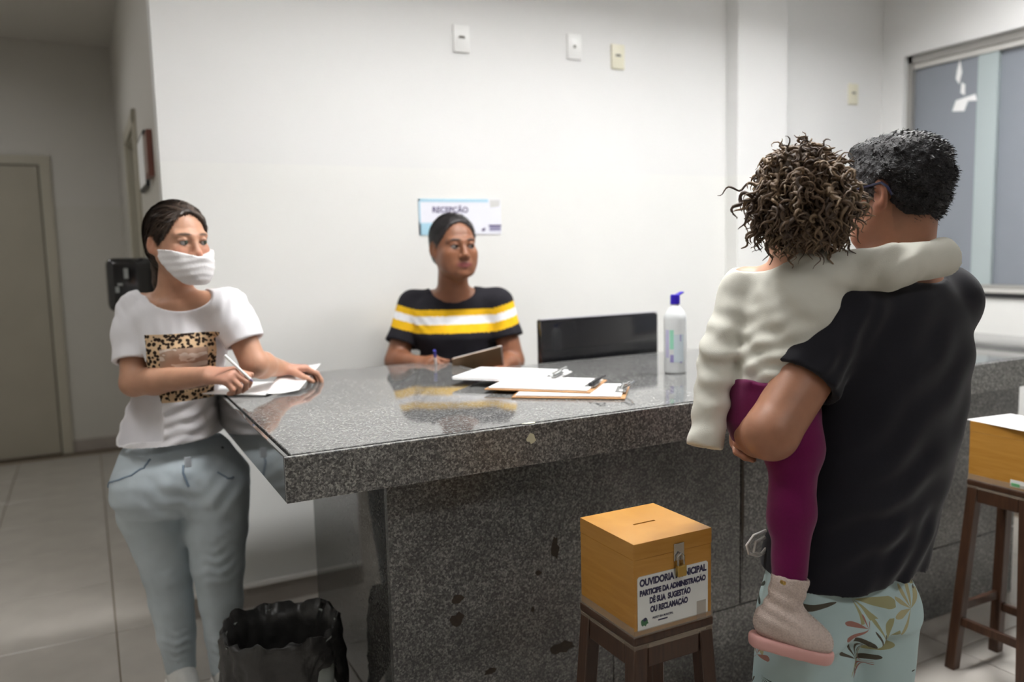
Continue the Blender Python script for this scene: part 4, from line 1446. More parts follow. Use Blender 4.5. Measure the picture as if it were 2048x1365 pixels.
    fly = [L(372, 905, 2.505), L(373, 940, 2.515), L(377, 975, 2.53)]
    MB().tube(snap(j, fly), .0035, 8).build('fly_seam', bm_, j, smooth=True)
    for pts in ([(238, 968, 2.60), (262, 962, 2.57), (285, 940, 2.55), (296, 910, 2.548)], [(492, 930, 2.60), (465, 932, 2.57), (447, 918, 2.56)]):
        a_ = np.array([L(*q) for q in pts]); tt = np.linspace(0, len(a_) - 1, 14)
        fine = np.stack([np.interp(tt, np.arange(len(a_)), a_[:, c]) for c in range(3)], 1) + np.array([0, -.03, 0])
        MB().tube(snap(j, fine), .0028, 8).build('pocket_seam', bm_, j, smooth=True)
    # feet
    sm = mat('white_sneaker', (.66, .66, .64, 1), .5, noise=.08, nscale=40)
    so = mat('sneaker_sole', (.75, .74, .71, 1), .6)
    for a in (L(360, 1335, 2.725), L(452, 1335, 2.725)):
        ax, ay = a[0], a[1]
        def ankle(F):
            F.cap((ax, ay, .17), (ax, ay + .005, .06), .036, .036)
        p.add('ankle', ankle, (ax - .06, ay - .06, .02), (ax + .06, ay + .07, .22), .006, M['skin'], lambda v: np.repeat(skin[None] * .8, len(v), 0))
        def shoe(F):
            F.chain([(ax, ay + .035, .045), (ax, ay - .04, .050), (ax + .004, ay - .13, .034)], [.040, .041, .034], 0, .02)
            F.cap((ax, ay + .01, .07), (ax, ay + .01, .085), .043, .040, .02)
            F.plane((0, 0, .018), (0, 0, -1))
            F.cut_cyl((ax, ay + .012, .083), (0, 0, 1), .034, .05)
        so_o = p.add('shoe', shoe, (ax - .07, ay - .19, 0), (ax + .07, ay + .10, .15), .005, sm)
        def sole(F):
            F.chain([(ax, ay + .038, .014), (ax, ay - .05, .014), (ax + .004, ay - .135, .014)], [.043, .044, .038], 0, .01, flat=((0, 0, 1), .9))
            F.plane((0, 0, .002), (0, 0, -1)); F.plane((0, 0, .024), (0, 0, 1))
        p.add('sole', sole, (ax - .07, ay - .20, -.01), (ax + .07, ay + .11, .06), .005, so, None, so_o)
    # pen in her hand
    a, b = at(449, 711, 2.40), at(506, 764, 2.44)
    pe = empty('pen', tuple((a + b) / 2), 0, 'white ballpoint pen in the hand of the masked woman', 'pen')
    c = (a + b) / 2
    MB().tube([tuple(a - c), tuple(a - c + (b - a) * .9)], .0042, 10).build('pen_barrel', M['plastic_white'], pe, smooth=True)
    MB().tube([tuple(a - c + (b - a) * .9), tuple(b - c)], [.0042, .001], 10).build('pen_tip', mat('lilac_plastic', (.25, .22, .45, 1), .3), pe, smooth=True)


woman()

# papers under her hands: a pad lying on the counter edge and a sheet lifted by her left hand
def sheet(name, corners, label, bend=0.0, th=.0012, n=12, mt=None, group=None):
    c = np.array(corners)
    o = c.mean(0)
    V = []; Fc = []
    for i in range(n + 1):
        for j in range(n + 1):
            u, v = i / n, j / n
            q = c[0] * (1 - u) * (1 - v) + c[1] * u * (1 - v) + c[2] * u * v + c[3] * (1 - u) * v
            q = q + np.array([0, 0, bend * math.sin(math.pi * u)]) - o
            V.append(q)
    for i in range(n):
        for j in range(n):
            a = i * (n + 1) + j
            Fc.append((a, a + n + 1, a + n + 2, a + 1))
    me = mesh_from(V, Fc, name)
    ob = link(name, me, mt or M['paper'], None, tuple(o))
    sd = ob.modifiers.new('thickness', 'SOLIDIFY'); sd.thickness = th
    return tag(ob, label, 'paper', group)
sheet('paper_sheet', [(.285, 2.72, 1.004), (.47, 2.575, 1.0), (.60, 2.80, 1.0), (.42, 2.92, 1.0)], 'white paper the masked woman writes on at the counter corner', .0, .004)
sheet('paper_sheet', [(.47, 2.57, 1.0045), (.575, 2.585, 1.004), (.735, 2.93, 1.036), (.60, 2.90, 1.042)], 'white sheet lifted by the left hand of the masked woman', -.004, .0016)


# ================================================================ receptionist behind the counter
def receptionist():
    p = Person('person', (1.34, 3.19, 0), -18, 'woman behind the counter in a black tee with yellow and white chest stripes')
    L = p.L
    hc = L(908, 494, 3.26); Rh = rot3(17, 0, 0); hz = 1.08
    N = L(906, 585, 3.34)
    shR, shL = L(826, 612, 3.42), L(996, 607, 3.38)
    elR, wrR = L(792, 722, 3.36), L(835, 727, 3.26)
    elL, wrL = L(1026, 722, 3.36), L(990, 752, 3.17)
    skin = np.array([.235, .098, .052]); lo = (-.45, -.35, .75); hi = (.45, .22, 1.66)
    fR = nrm(L(880, 722, 3.16) - wrR)
    fL = nrm(L(965, 745, 3.12) - wrL)

    S = p.sec
    secs = [S(586, 868, 945, 3.37, .06, .065), S(594, 850, 965, 3.38, .075, .075), S(610, 822, 1000, 3.40, .098, .09), S(640, 822, 1003, 3.40, .115, .095), S(668, 826, 1002, 3.40, .135, .095),
            S(700, 838, 996, 3.41, .12, .095), S(740, 840, 994, 3.42, .115, .10), S(800, 828, 1000, 3.43, .12, .11)]
    def torso(F):
        F.loft(secs)
        F.cap(N + np.array([0, .02, -.03]), shR + np.array([.01, 0, .002]), .060, .060, .04)
        F.cap(N + np.array([0, .02, -.03]), shL + np.array([-.01, 0, .002]), .060, .060, .04)

    def body(F):
        F.enter(hc, .25, Rh, hz)
        head_shape(F, 1.04, jaw=1.12, mw=1.15)
        for s_ in (-1, 1):
            F.ell((s_ * .042, -.046, -.042), (.022, .026, .028), .03)
        F.leave()
        F.cap(hc + Rh @ np.array([0, .016, -.06]), N + np.array([0, .012, -.02]), .058, .064, .04)
        F.inset_of(torso, .008, N[2] - .16, .03)
        F.chain([shR, elR], [.052, .046], .03)
        F.chain([elR, elR + (wrR - elR) * .3, wrR], [.045, .043, .029], .012, .02)
        F.chain([shL, elL], [.052, .046], .03)
        F.chain([elL, elL + (wrL - elL) * .3, wrL], [.045, .043, .029], .012, .02)
        hand(F, wrR, fR, (.25, .5, -.8), True, each=[(40, 50, 25), (50, 60, 30), (60, 60, 30), (62, 60, 30)], s=.98, thumb=(.85, .42, .35))
        hand(F, wrL, fL, (-.2, .1, .95), False, curls=(30, 35, 20), s=.98)

    fc = face_color(skin, (.205, .056, .054), (.018, .010, .008), (.30, .12, .06), np.array([.085, .036, .022]), 1.12)
    def col(v):
        base = np.repeat(skin[None], len(v), 0)
        q = (v - hc) @ Rh / hz
        near = (np.abs(q) < .15).all(1)
        out = base.copy(); out[near] = fc(q[near], base[near])
        return out
    p.add('body', body, lo, hi, .0038, M['skin'], col)
    add_eyes(p, hc, Rh, hz, (.012, .008, .006, 1), gaze=(.003, 0))
    hm = hair_mat('black_hair', (.006, .005, .006, 1), (.024, .018, .020, 1), .42, (9, 70, 70))
    def hair(F):
        F.enter(hc, .28, Rh, hz)
        hair_cap(F, .007, .066, .097, -.012, -.018)
        F.ell((0, .118, -.005), (.042, .034, .042), .01)
        F.leave()
    ho = p.add('hair', hair, hc - .2, hc + .2, .0045, hm)
    knot = hc + Rh @ np.array([0, .12, 0])
    strands(ho, lambda q: nrm(knot - q), 2600, .05, .0010, mat('black_strand', (.014, .012, .013, 1), .5), ho, seed=5)

    eR, eL = shR + (elR - shR) * .70, shL + (elL - shL) * .60
    z1, z2, z3, z4 = [L(912, y, 3.27)[2] for y in (620, 634, 650, 668)]
    cx = N[0]
    def shirt(F):
        torso(F)
        F.chain([shR, eR, elR], [.064, .064, .064], .025, .02)
        F.chain([shL, eL, elL], [.064, .064, .064], .025, .02)
        F.disp(soft_noise(.0014, .10, 9))
        F.disp(ripple(L(840, 650, 3.3), (1, 0, .8), .035, .05, .003))
        for e_, sh_, el_ in ((eR, shR, elR), (eL, shL, elL)):
            d_ = nrm(el_ - sh_)
            F.cut_cyl(e_, d_, .09, .25)
            F.cut_cyl(e_ - d_ * .030, d_, .056, .05)
        F.neckline(N + np.array([0, -.005, 0]), .090, .048, .020)
        F.plane((0, 0, .80), (0, 0, -1))
    def scol(v):
        x = np.abs(v[:, 0] - cx)
        z = v[:, 2] - .28 * np.clip(x - .155, 0, 1) - .045 * (x / .2) ** 2 * (x < .155) * 0
        c = np.repeat(np.array([[.016, .015, .020]]), len(v), 0)
        yel, wh = np.array([.78, .46, .012]), np.array([.80, .80, .82])
        c[(z < z1) & (z > z2)] = yel
        c[(z < z2) & (z > z3)] = wh
        c[(z < z3) & (z > z4)] = yel
        return c
    p.add('tee_shirt', shirt, lo, hi, .0042, M['fabric_print'], scol)
    dm = mat('dark_trousers', (.02, .02, .03, 1), .85)
    hx, hy = N[0] * .6, N[1] * .5 + .03
    def pants(F):
        F.loft([(.70, hx, hy, .17, .11, .12), (.80, hx, hy, .165, .11, .11), (.88, hx, hy, .15, .10, .10)])
        for s in (-1, 1):
            F.chain([(hx + s * .085, hy, .74), (hx + s * .09, hy - .01, .42), (hx + s * .09, hy + .01, .08)], [.092, .065, .048], .03, .02)
    p.add('trousers', pants, (hx - .25, hy - .2, 0), (hx + .25, hy + .2, .92), .009, dm)
    for s in (-1, 1):
        ax, ay = hx + s * .09, hy + .01
        def shoe(F):
            F.chain([(ax, ay + .03, .04), (ax, ay - .04, .045), (ax, ay - .13, .032)], [.038, .04, .032], 0, .02)
            F.plane((0, 0, .002), (0, 0, -1))
        p.add('shoe', shoe, (ax - .07, ay - .19, -.01), (ax + .07, ay + .09, .1), .007, dm)
    # pen
    a, b = at(869, 701, 3.14), at(872, 735, 3.18)
    c = (a + b) / 2
    pe = empty('pen', tuple(c), 0, 'blue capped pen in the hand of the woman behind the counter', 'pen')
    MB().tube([tuple(a - c), tuple((a - c) * .2 + (b - c) * .0)], .0055, 10).build('pen_cap', mat('pen_blue', (.06, .06, .35, 1), .3), pe, smooth=True)
    MB().tube([tuple((a - c) * .2), tuple(b - c)], .004, 10).build('pen_barrel', M['plastic_white'], pe, smooth=True)
    # brown clipboard she holds up
    q = [at(893, 723, 3.10), at(988, 698, 3.14), at(1016, 745, 3.24), at(925, 765, 3.18)]
    o = sum(q) / 4
    ux = nrm(q[1] - q[0]); uy = q[3] - q[0]; uy = nrm(uy - ux * (uy @ ux)); uz = np.cross(ux, uy)
    e_ = empty('clipboard', tuple(o), 0, 'brown clipboard held up by the woman behind the counter', 'clipboard')
    e_.rotation_euler = Matrix([[ux[i], uy[i], uz[i]] for i in range(3)]).to_euler()
    MB().box((-.098, -.066, -.002), (.098, .066, .002), bevel=.001).build('board', M['board_dark'], e_)
    MB().box((-.090, -.064, .0022), (.104, .060, .006)).build('paper_pad', M['paper'], e_)
    MB().box((-.045, .03, .006), (.045, .055, .012), bevel=.002).build('clip', M['metal'], e_)


receptionist()


# ================================================================ man holding the child
def man():
    p = Person('person', (1.42, 1.215, 0), 180, 'man seen from behind in dark tee and pale blue leaf-print shorts, holding a child')
    L, W = p.L, p.W
    hc = L(1792, 388, 1.79); Rh = rot3(6, 4, 0); hsz = 1.04
    N = L(1792, 545, 1.815)
    shL, shR = L(1690, 622, 1.72), W(1.735, 1.205, 1.285)
    elL = L(1542, 866, 1.63); wrL = W(1.345, 1.43, .985)
    elR = W(1.68, 1.425, 1.035); wrR = W(1.385, 1.455, .985)
    tip = at(1452, 878, 1.80)
    fR = nrm(p.Ri @ (tip - p.loc) - wrR)
    fL = nrm(W(1.50, 1.47, .99) - wrL)
    skin = np.array([.37, .175, .105]); lo = (-.50, -.42, .86); hi = (.42, .22, 1.72)
    def C(y, x, t, a, bf, bb):
        q = L(x, y, t); return (q[2], q[0], q[1], a, bf, bb)
    secs = [C(552, 1792, 1.81, .085, .065, .07), C(566, 1791, 1.81, .12, .08, .085), C(590, 1790, 1.81, .165, .095, .10), C(620, 1788, 1.81, .19, .11, .112), C(700, 1786, 1.81, .205, .13, .125), C(800, 1776, 1.81, .203, .14, .125),
            C(900, 1758, 1.81, .200, .155, .122), C(1000, 1734, 1.81, .198, .165, .12), C(1100, 1704, 1.81, .196, .165, .12), C(1190, 1684, 1.81, .198, .155, .125)]
    def torso(F):
        F.loft(secs, 0, 2.25)
        F.cap(N + np.array([0, .0, -.05]), shR + np.array([.01, 0, .002]), .068, .072, .05)
        F.cap(N + np.array([0, .0, -.05]), shL + np.array([-.01, 0, .002]), .068, .072, .05)

    def body(F):
        F.enter(hc, .25, Rh, hsz); head_shape(F, 1.1, jaw=1.1); F.leave()
        F.cap(hc + Rh @ np.array([0, .022, -.05]), N + np.array([0, .005, -.03]), .062, .068, .03)
        F.inset_of(torso, .009, N[2] - .20, .03)
        F.chain([shL, elL], [.062, .054], .03)
        F.chain([elL, elL + (wrL - elL) * .35, wrL], [.052, .050, .031], .015, .02)
        F.chain([shR, elR], [.060, .050], .03)
        F.chain([elR, elR + (wrR - elR) * .35, wrR], [.050, .048, .030], .015, .02)
        hand(F, wrR, fR, p.V((.2, -.75, -.25)), True, each=[(12, 40, 25), (18, 40, 25), (24, 42, 25), (28, 45, 25)], s=1.06, thumb=(.7, .6, .2), spread=1.6)
        hand(F, wrL, fL, (0, 0, 1), False, curls=(25, 30, 20), s=1.02)

    fc = face_color(skin, (.30, .11, .09), (.03, .02, .018), (.46, .17, .11), np.array([.16, .08, .05]))
    def col(v):
        base = np.repeat(skin[None], len(v), 0)
        for w in (wrR + fR * .13, ):
            g = np.exp(-((v - w) ** 2).sum(1) / .09 ** 2)[:, None] * .7
            base = base * (1 - g) + np.array([.52, .27, .20]) * g
        q = (v - hc) @ Rh / hsz
        near = (np.abs(q) < .15).all(1)
        out = base.copy(); out[near] = fc(q[near], base[near])
        # shaved stubble at the nape
        st = np.clip((.0 - q[:, 2]) / .03, 0, 1) * np.clip((q[:, 2] + .085) / .05, 0, 1) * (q[:, 1] > .03) * near * .5
        out = out * (1 - st[:, None]) + np.array([.10, .06, .045]) * st[:, None]
        return out
    p.add('body', body, lo, hi, .0038, M['skin'], col)
    add_eyes(p, hc, Rh, hsz, (.02, .012, .008, 1))
    # short dark hair greying at the temples
    hm = attr_mat('short_dark_hair', .5, bump=.8, bscale=330, spec=.35)
    def hair(F):
        F.enter(hc, .25, Rh, hsz)
        F.ell((0, .016, .036), (.0835, .104, .0905))
        F.ell((0, .046, -.018), (.060, .050, .055), .03)
        F.ell((0, -.045, .088), (.050, .055, .030), .03)
        P = F.P
        v = np.sqrt((P[:, 0] / .066) ** 2 + ((P[:, 2] + .02) / .085) ** 2)
        F.d = np.maximum(F.d, -np.maximum((v - 1) * .066, P[:, 1] + .012))
        F.d = np.maximum(F.d, -np.maximum(P[:, 2] + .004, P[:, 1] - .030))
        for s in (-1, 1):
            F.ell((s * .086, .016, -.006), (.024, .021, .034), .004, 's')
        F.d = np.maximum(F.d, (-.072 + .3 * np.abs(P[:, 0])) - P[:, 2])
        F.disp(soft_noise(.0022, .016, 21)); F.disp(soft_noise(.003, .05, 22))
        F.leave()
    def hcol(v):
        q = (v - hc) @ Rh / hsz
        c = np.repeat(np.array([[.012, .011, .013]]), len(v), 0)
        g = np.clip((np.abs(q[:, 0]) - .06) / .02, 0, 1) * np.clip((.03 - q[:, 1]) / .05, 0, 1) * np.clip((.075 - q[:, 2]) / .04, 0, 1)
        g = g * (.55 + .45 * np.sin(v[:, 2] * 900 + v[:, 1] * 700))
        c = c + g[:, None] * np.array([.13, .125, .13])
        n = soft_noise(1.0, .012, 33)(v)
        c = c * (1 + .5 * np.clip(n, -1, 1)[:, None])
        return np.clip(c, .004, 1)
    ho = p.add('hair', hair, hc - .2, hc + .2, .0036, hm, hcol)
    # fringe of short strands so that the outline is not smooth
    me = ho.data
    nv = len(me.vertices)
    co = np.empty(nv * 3, np.float32); me.vertices.foreach_get('co', co); co = co.reshape(-1, 3)
    no = np.empty(nv * 3, np.float32); me.vertices.foreach_get('normal', no); no = no.reshape(-1, 3)
    q = (co - hc) @ Rh
    outer = np.nonzero((((q / np.array([.09, .11, .1])) ** 2).sum(1) > .72) & ((no @ Rh * q).sum(1) > .03))[0]
    pick = rng.choice(outer, 4200)
    flow = Rh @ np.array([0, .5, -.25])
    d = no[pick] * .25 + flow * 1.3 + rng.normal(0, .28, (len(pick), 3))
    d /= np.linalg.norm(d, axis=1)[:, None]
    ln = rng.uniform(.006, .012, len(pick))[:, None]
    side = np.cross(d, rng.normal(size=(len(pick), 3))); side /= np.linalg.norm(side, axis=1)[:, None]
    b0 = co[pick] - no[pick] * .001
    V = np.concatenate([b0 - side * .0009, b0 + side * .0009, b0 + d * ln * .6 + side * .0006 + no[pick] * .001, b0 + d * ln], 0)
    k = len(pick); i = np.arange(k)
    Fc = np.stack([i, i + k, i + 2 * k, i + 3 * k], 1)
    sm_ = mesh_from(V, Fc.tolist(), 'hair_strands')
    link('hair_strands', sm_, mat('strand_dark', (.016, .015, .017, 1), .45), ho)
    # glasses
    gl = mat('glasses_blue', (.012, .014, .05, 1), .3)
    ge = empty('glasses', (0, 0, 0)); ge.parent = p.root
    for s in (-1, 1):
        pts = [hc + Rh @ (np.array(v) * hsz) for v in ((s * .072, -.085, .008), (s * .080, -.02, .014), (s * .086, .022, .018), (s * .089, .036, .008), (s * .087, .045, -.010))]
        MB().tube([tuple(v) for v in pts], .0028, 8).build('temple', gl, ge, smooth=True)
        cpt = np.array([s * .033, -.112, .002])
        ring = [hc + Rh @ ((cpt + np.array([.026 * math.cos(a), 0, .019 * math.sin(a)])) * hsz) for a in np.linspace(0, 2 * math.pi, 20)]
        MB().tube([tuple(v) for v in ring], .0018, 6).build('rim', gl, ge, smooth=True)

    eL, eR = shL + (elL - shL) * .60, shR + (elR - shR) * .62
    def shirt(F):
        torso(F)
        F.plane(L(1684, 1178, 1.70), (-.03, -.06, -1))
        F.chain([shL, eL, elL], [.076, .071, .070], .03, .02)
        F.chain([shR, eR, elR], [.078, .077, .076], .03, .02)
        F.disp(soft_noise(.0018, .13, 14))
        F.disp(ripple(L(1850, 800, 1.70), (.55, -.5, .75), .085, .22, .0045, 1.0))
        F.disp(ripple(L(1760, 1060, 1.68), (.35, 0, 1), .075, .16, .006))
        F.disp(ripple(L(1650, 760, 1.62), (.8, 0, .9), .04, .06, .004))
        F.disp(ripple(L(1720, 640, 1.62), (1, 0, .4), .05, .07, .003))
        F.disp(ripple(L(1830, 1130, 1.72), (.8, 0, .6), .06, .10, .005))
        for e_, sh_, el_ in ((eL, shL, elL), (eR, shR, elR)):
            d_ = nrm(el_ - sh_)
            F.cut_cyl(e_, d_, .10, .3)
            F.cut_cyl(e_ - d_ * .035, d_, .062, .06)
        F.neckline(N + np.array([0, 0, -.012]), .080, .042, .022)
    tm = mat('black_jersey', (.0085, .0085, .0135, 1), .82, noise=.15, nscale=300, bump=.12, bscale=900, spec=.25, sheen=.12)
    tee = p.add('tee_shirt', shirt, (-.50, -.36, .60), (.42, .30, 1.42), .0046, tm)
    # stitched seams: hem and sleeve
    # shorts with a leaf print
    sh = mat('leaf_print_shorts', (.44, .56, .57, 1), .8, spec=.2)
    nt = sh.node_tree; tc = nt.nodes.new('ShaderNodeTexCoord')
    def leaf_layer(prev, scale, col1, col2, petals, thr, seedoff, rmax):
        mp = nt.nodes.new('ShaderNodeMapping'); mp.inputs['Location'].default_value = seedoff; mp.inputs['Scale'].default_value = (scale,) * 3
        nt.links.new(tc.outputs['Object'], mp.inputs['Vector'])
        vo = nt.nodes.new('ShaderNodeTexVoronoi'); vo.inputs['Scale'].default_value = 1.0; vo.inputs['Randomness'].default_value = .85
        nt.links.new(mp.outputs['Vector'], vo.inputs['Vector'])
        sb = nt.nodes.new('ShaderNodeVectorMath'); sb.operation = 'SUBTRACT'
        nt.links.new(mp.outputs['Vector'], sb.inputs[0]); nt.links.new(vo.outputs['Position'], sb.inputs[1])
        sx = nt.nodes.new('ShaderNodeSeparateXYZ'); nt.links.new(sb.outputs[0], sx.inputs[0])
        sc = nt.nodes.new('ShaderNodeSeparateColor'); nt.links.new(vo.outputs['Color'], sc.inputs[0])
        def ma(op, a, b=None):
            n = nt.nodes.new('ShaderNodeMath'); n.operation = op
            for i, v in enumerate((a, b)):
                if v is None: continue
                if isinstance(v, (int, float)): n.inputs[i].default_value = v
                else: nt.links.new(v, n.inputs[i])
            return n.outputs[0]
        hx = ma('ADD', sx.outputs['X'], sx.outputs['Y'])
        ang = ma('ADD', ma('ARCTAN2', sx.outputs['Z'], hx), ma('MULTIPLY', sc.outputs[0], 6.28))
        wav = ma('SINE', ma('MULTIPLY', ang, petals))
        fan = ma('COSINE', ang)
        rad = ma('DIVIDE', vo.outputs['Distance'], rmax)
        inside = ma('LESS_THAN', rad, ma('ADD', ma('MULTIPLY', wav, .22), .62))
        rays = ma('GREATER_THAN', ma('ADD', wav, ma('MULTIPLY', rad, -.6)), thr)
        m1 = ma('MULTIPLY', ma('MULTIPLY', inside, rays), ma('GREATER_THAN', fan, -.35))
        m1 = ma('MULTIPLY', m1, ma('GREATER_THAN', sc.outputs[1], .30))
        cm = nt.nodes.new('ShaderNodeMix'); cm.data_type = 'RGBA'
        nt.links.new(ma('GREATER_THAN', sc.outputs[2], .5), cm.inputs['Factor']); cm.inputs['A'].default_value = col1; cm.inputs['B'].default_value = col2
        mx = nt.nodes.new('ShaderNodeMix'); mx.data_type = 'RGBA'
        nt.links.new(m1, mx.inputs['Factor'])
        if isinstance(prev, tuple): mx.inputs['A'].default_value = prev
        else: nt.links.new(prev, mx.inputs['A'])
        nt.links.new(cm.outputs['Result'], mx.inputs['B'])
        return mx.outputs['Result']
    c_ = leaf_layer((.44, .57, .58, 1), 5.5, (.34, .33, .18, 1), (.42, .38, .22, 1), 9.0, -.45, (.3, .7, .2), .52)
    c_ = leaf_layer(c_, 6.5, (.05, .06, .05, 1), (.09, .08, .06, 1), 13.0, .15, (1.3, .2, .9), .55)
    c_ = leaf_layer(c_, 9.0, (.35, .17, .14, 1), (.06, .06, .05, 1), 7.0, .1, (.1, 1.9, .4), .40)
    nt.links.new(c_, bsdf(sh).inputs['Base Color'])
    def Wl(x, y, z): return W(x, y, z)
    pel = W(1.425, 1.21, .70)
    def shorts(F):
        F.loft([(.60, pel[0], pel[1], .185, .14, .118), (.66, pel[0], pel[1], .180, .14, .106), (.72, pel[0], pel[1], .165, .13, .092), (.80, pel[0] - .01, pel[1], .155, .12, .085)], 0, 2.4)
        for pts in (((1.335, 1.22, .60), (1.325, 1.235, .40)), ((1.515, 1.205, .60), (1.505, 1.215, .40))):
            F.cap(W(*pts[0]), W(*pts[1]), .105, .098, .03)
        F.disp(soft_noise(.003, .12, 44))
        F.disp(ripple(L(1640, 1290, 1.66), (.75, 0, .65), .09, .12, .007))
        F.disp(ripple(L(1740, 1250, 1.7), (-.7, 0, .65), .08, .10, .005))
        F.plane((0, 0, .385), (0, 0, -1))
        for pts in ((1.325, 1.235), (1.505, 1.215)):
            q = W(pts[0], pts[1], .38); F.cut_cyl(q, (0, 0, 1), .088, .04)
    so = p.add('shorts', shorts, (-.34, -.34, .34), (.30, .26, .86), .006, sh)
    ds = mat('drawstring', (.75, .74, .72, 1), .8)
    for pts in ([(1532, 1062, 1.80), (1508, 1072, 1.79), (1494, 1092, 1.79), (1498, 1108, 1.79), (1516, 1112, 1.79), (1532, 1104, 1.80)],
                [(1530, 1075, 1.80), (1512, 1085, 1.79), (1508, 1104, 1.79), (1522, 1110, 1.79), (1532, 1098, 1.80)]):
        MB().tube([tuple(L(*q)) for q in pts], .0038, 8).build('drawstring', ds, so, smooth=True)
    # bare lower legs and sandals
    sd = mat('sandal_rubber', (.03, .03, .035, 1), .7)
    for (kx, ky) in ((1.327, 1.235), (1.507, 1.215)):
        k = W(kx, ky, .46)
        def leg(F):
            F.chain([(k[0], k[1], .50), (k[0], k[1] + .02, .32), (k[0], k[1] + .01, .09)], [.062, .058, .040], 0, .02)
            F.chain([(k[0], k[1] + .025, .062), (k[0], k[1] - .08, .055), (k[0], k[1] - .17, .045)], [.036, .038, .030], .02, .02)
            F.plane((0, 0, .026), (0, 0, -1))
        p.add('lower_leg', leg, (k[0] - .1, k[1] - .24, 0), (k[0] + .1, k[1] + .12, .56), .008, M['skin'], lambda v: np.repeat(skin[None], len(v), 0))
        def sole(F):
            F.chain([(k[0], k[1] + .03, .014), (k[0], k[1] - .08, .014), (k[0], k[1] - .18, .014)], [.044, .046, .045], 0, .01)
            F.plane((0, 0, .002), (0, 0, -1)); F.plane((0, 0, .027), (0, 0, 1))
        p.add('sandal', sole, (k[0] - .08, k[1] - .25, -.01), (k[0] + .08, k[1] + .1, .05), .007, sd)


man()


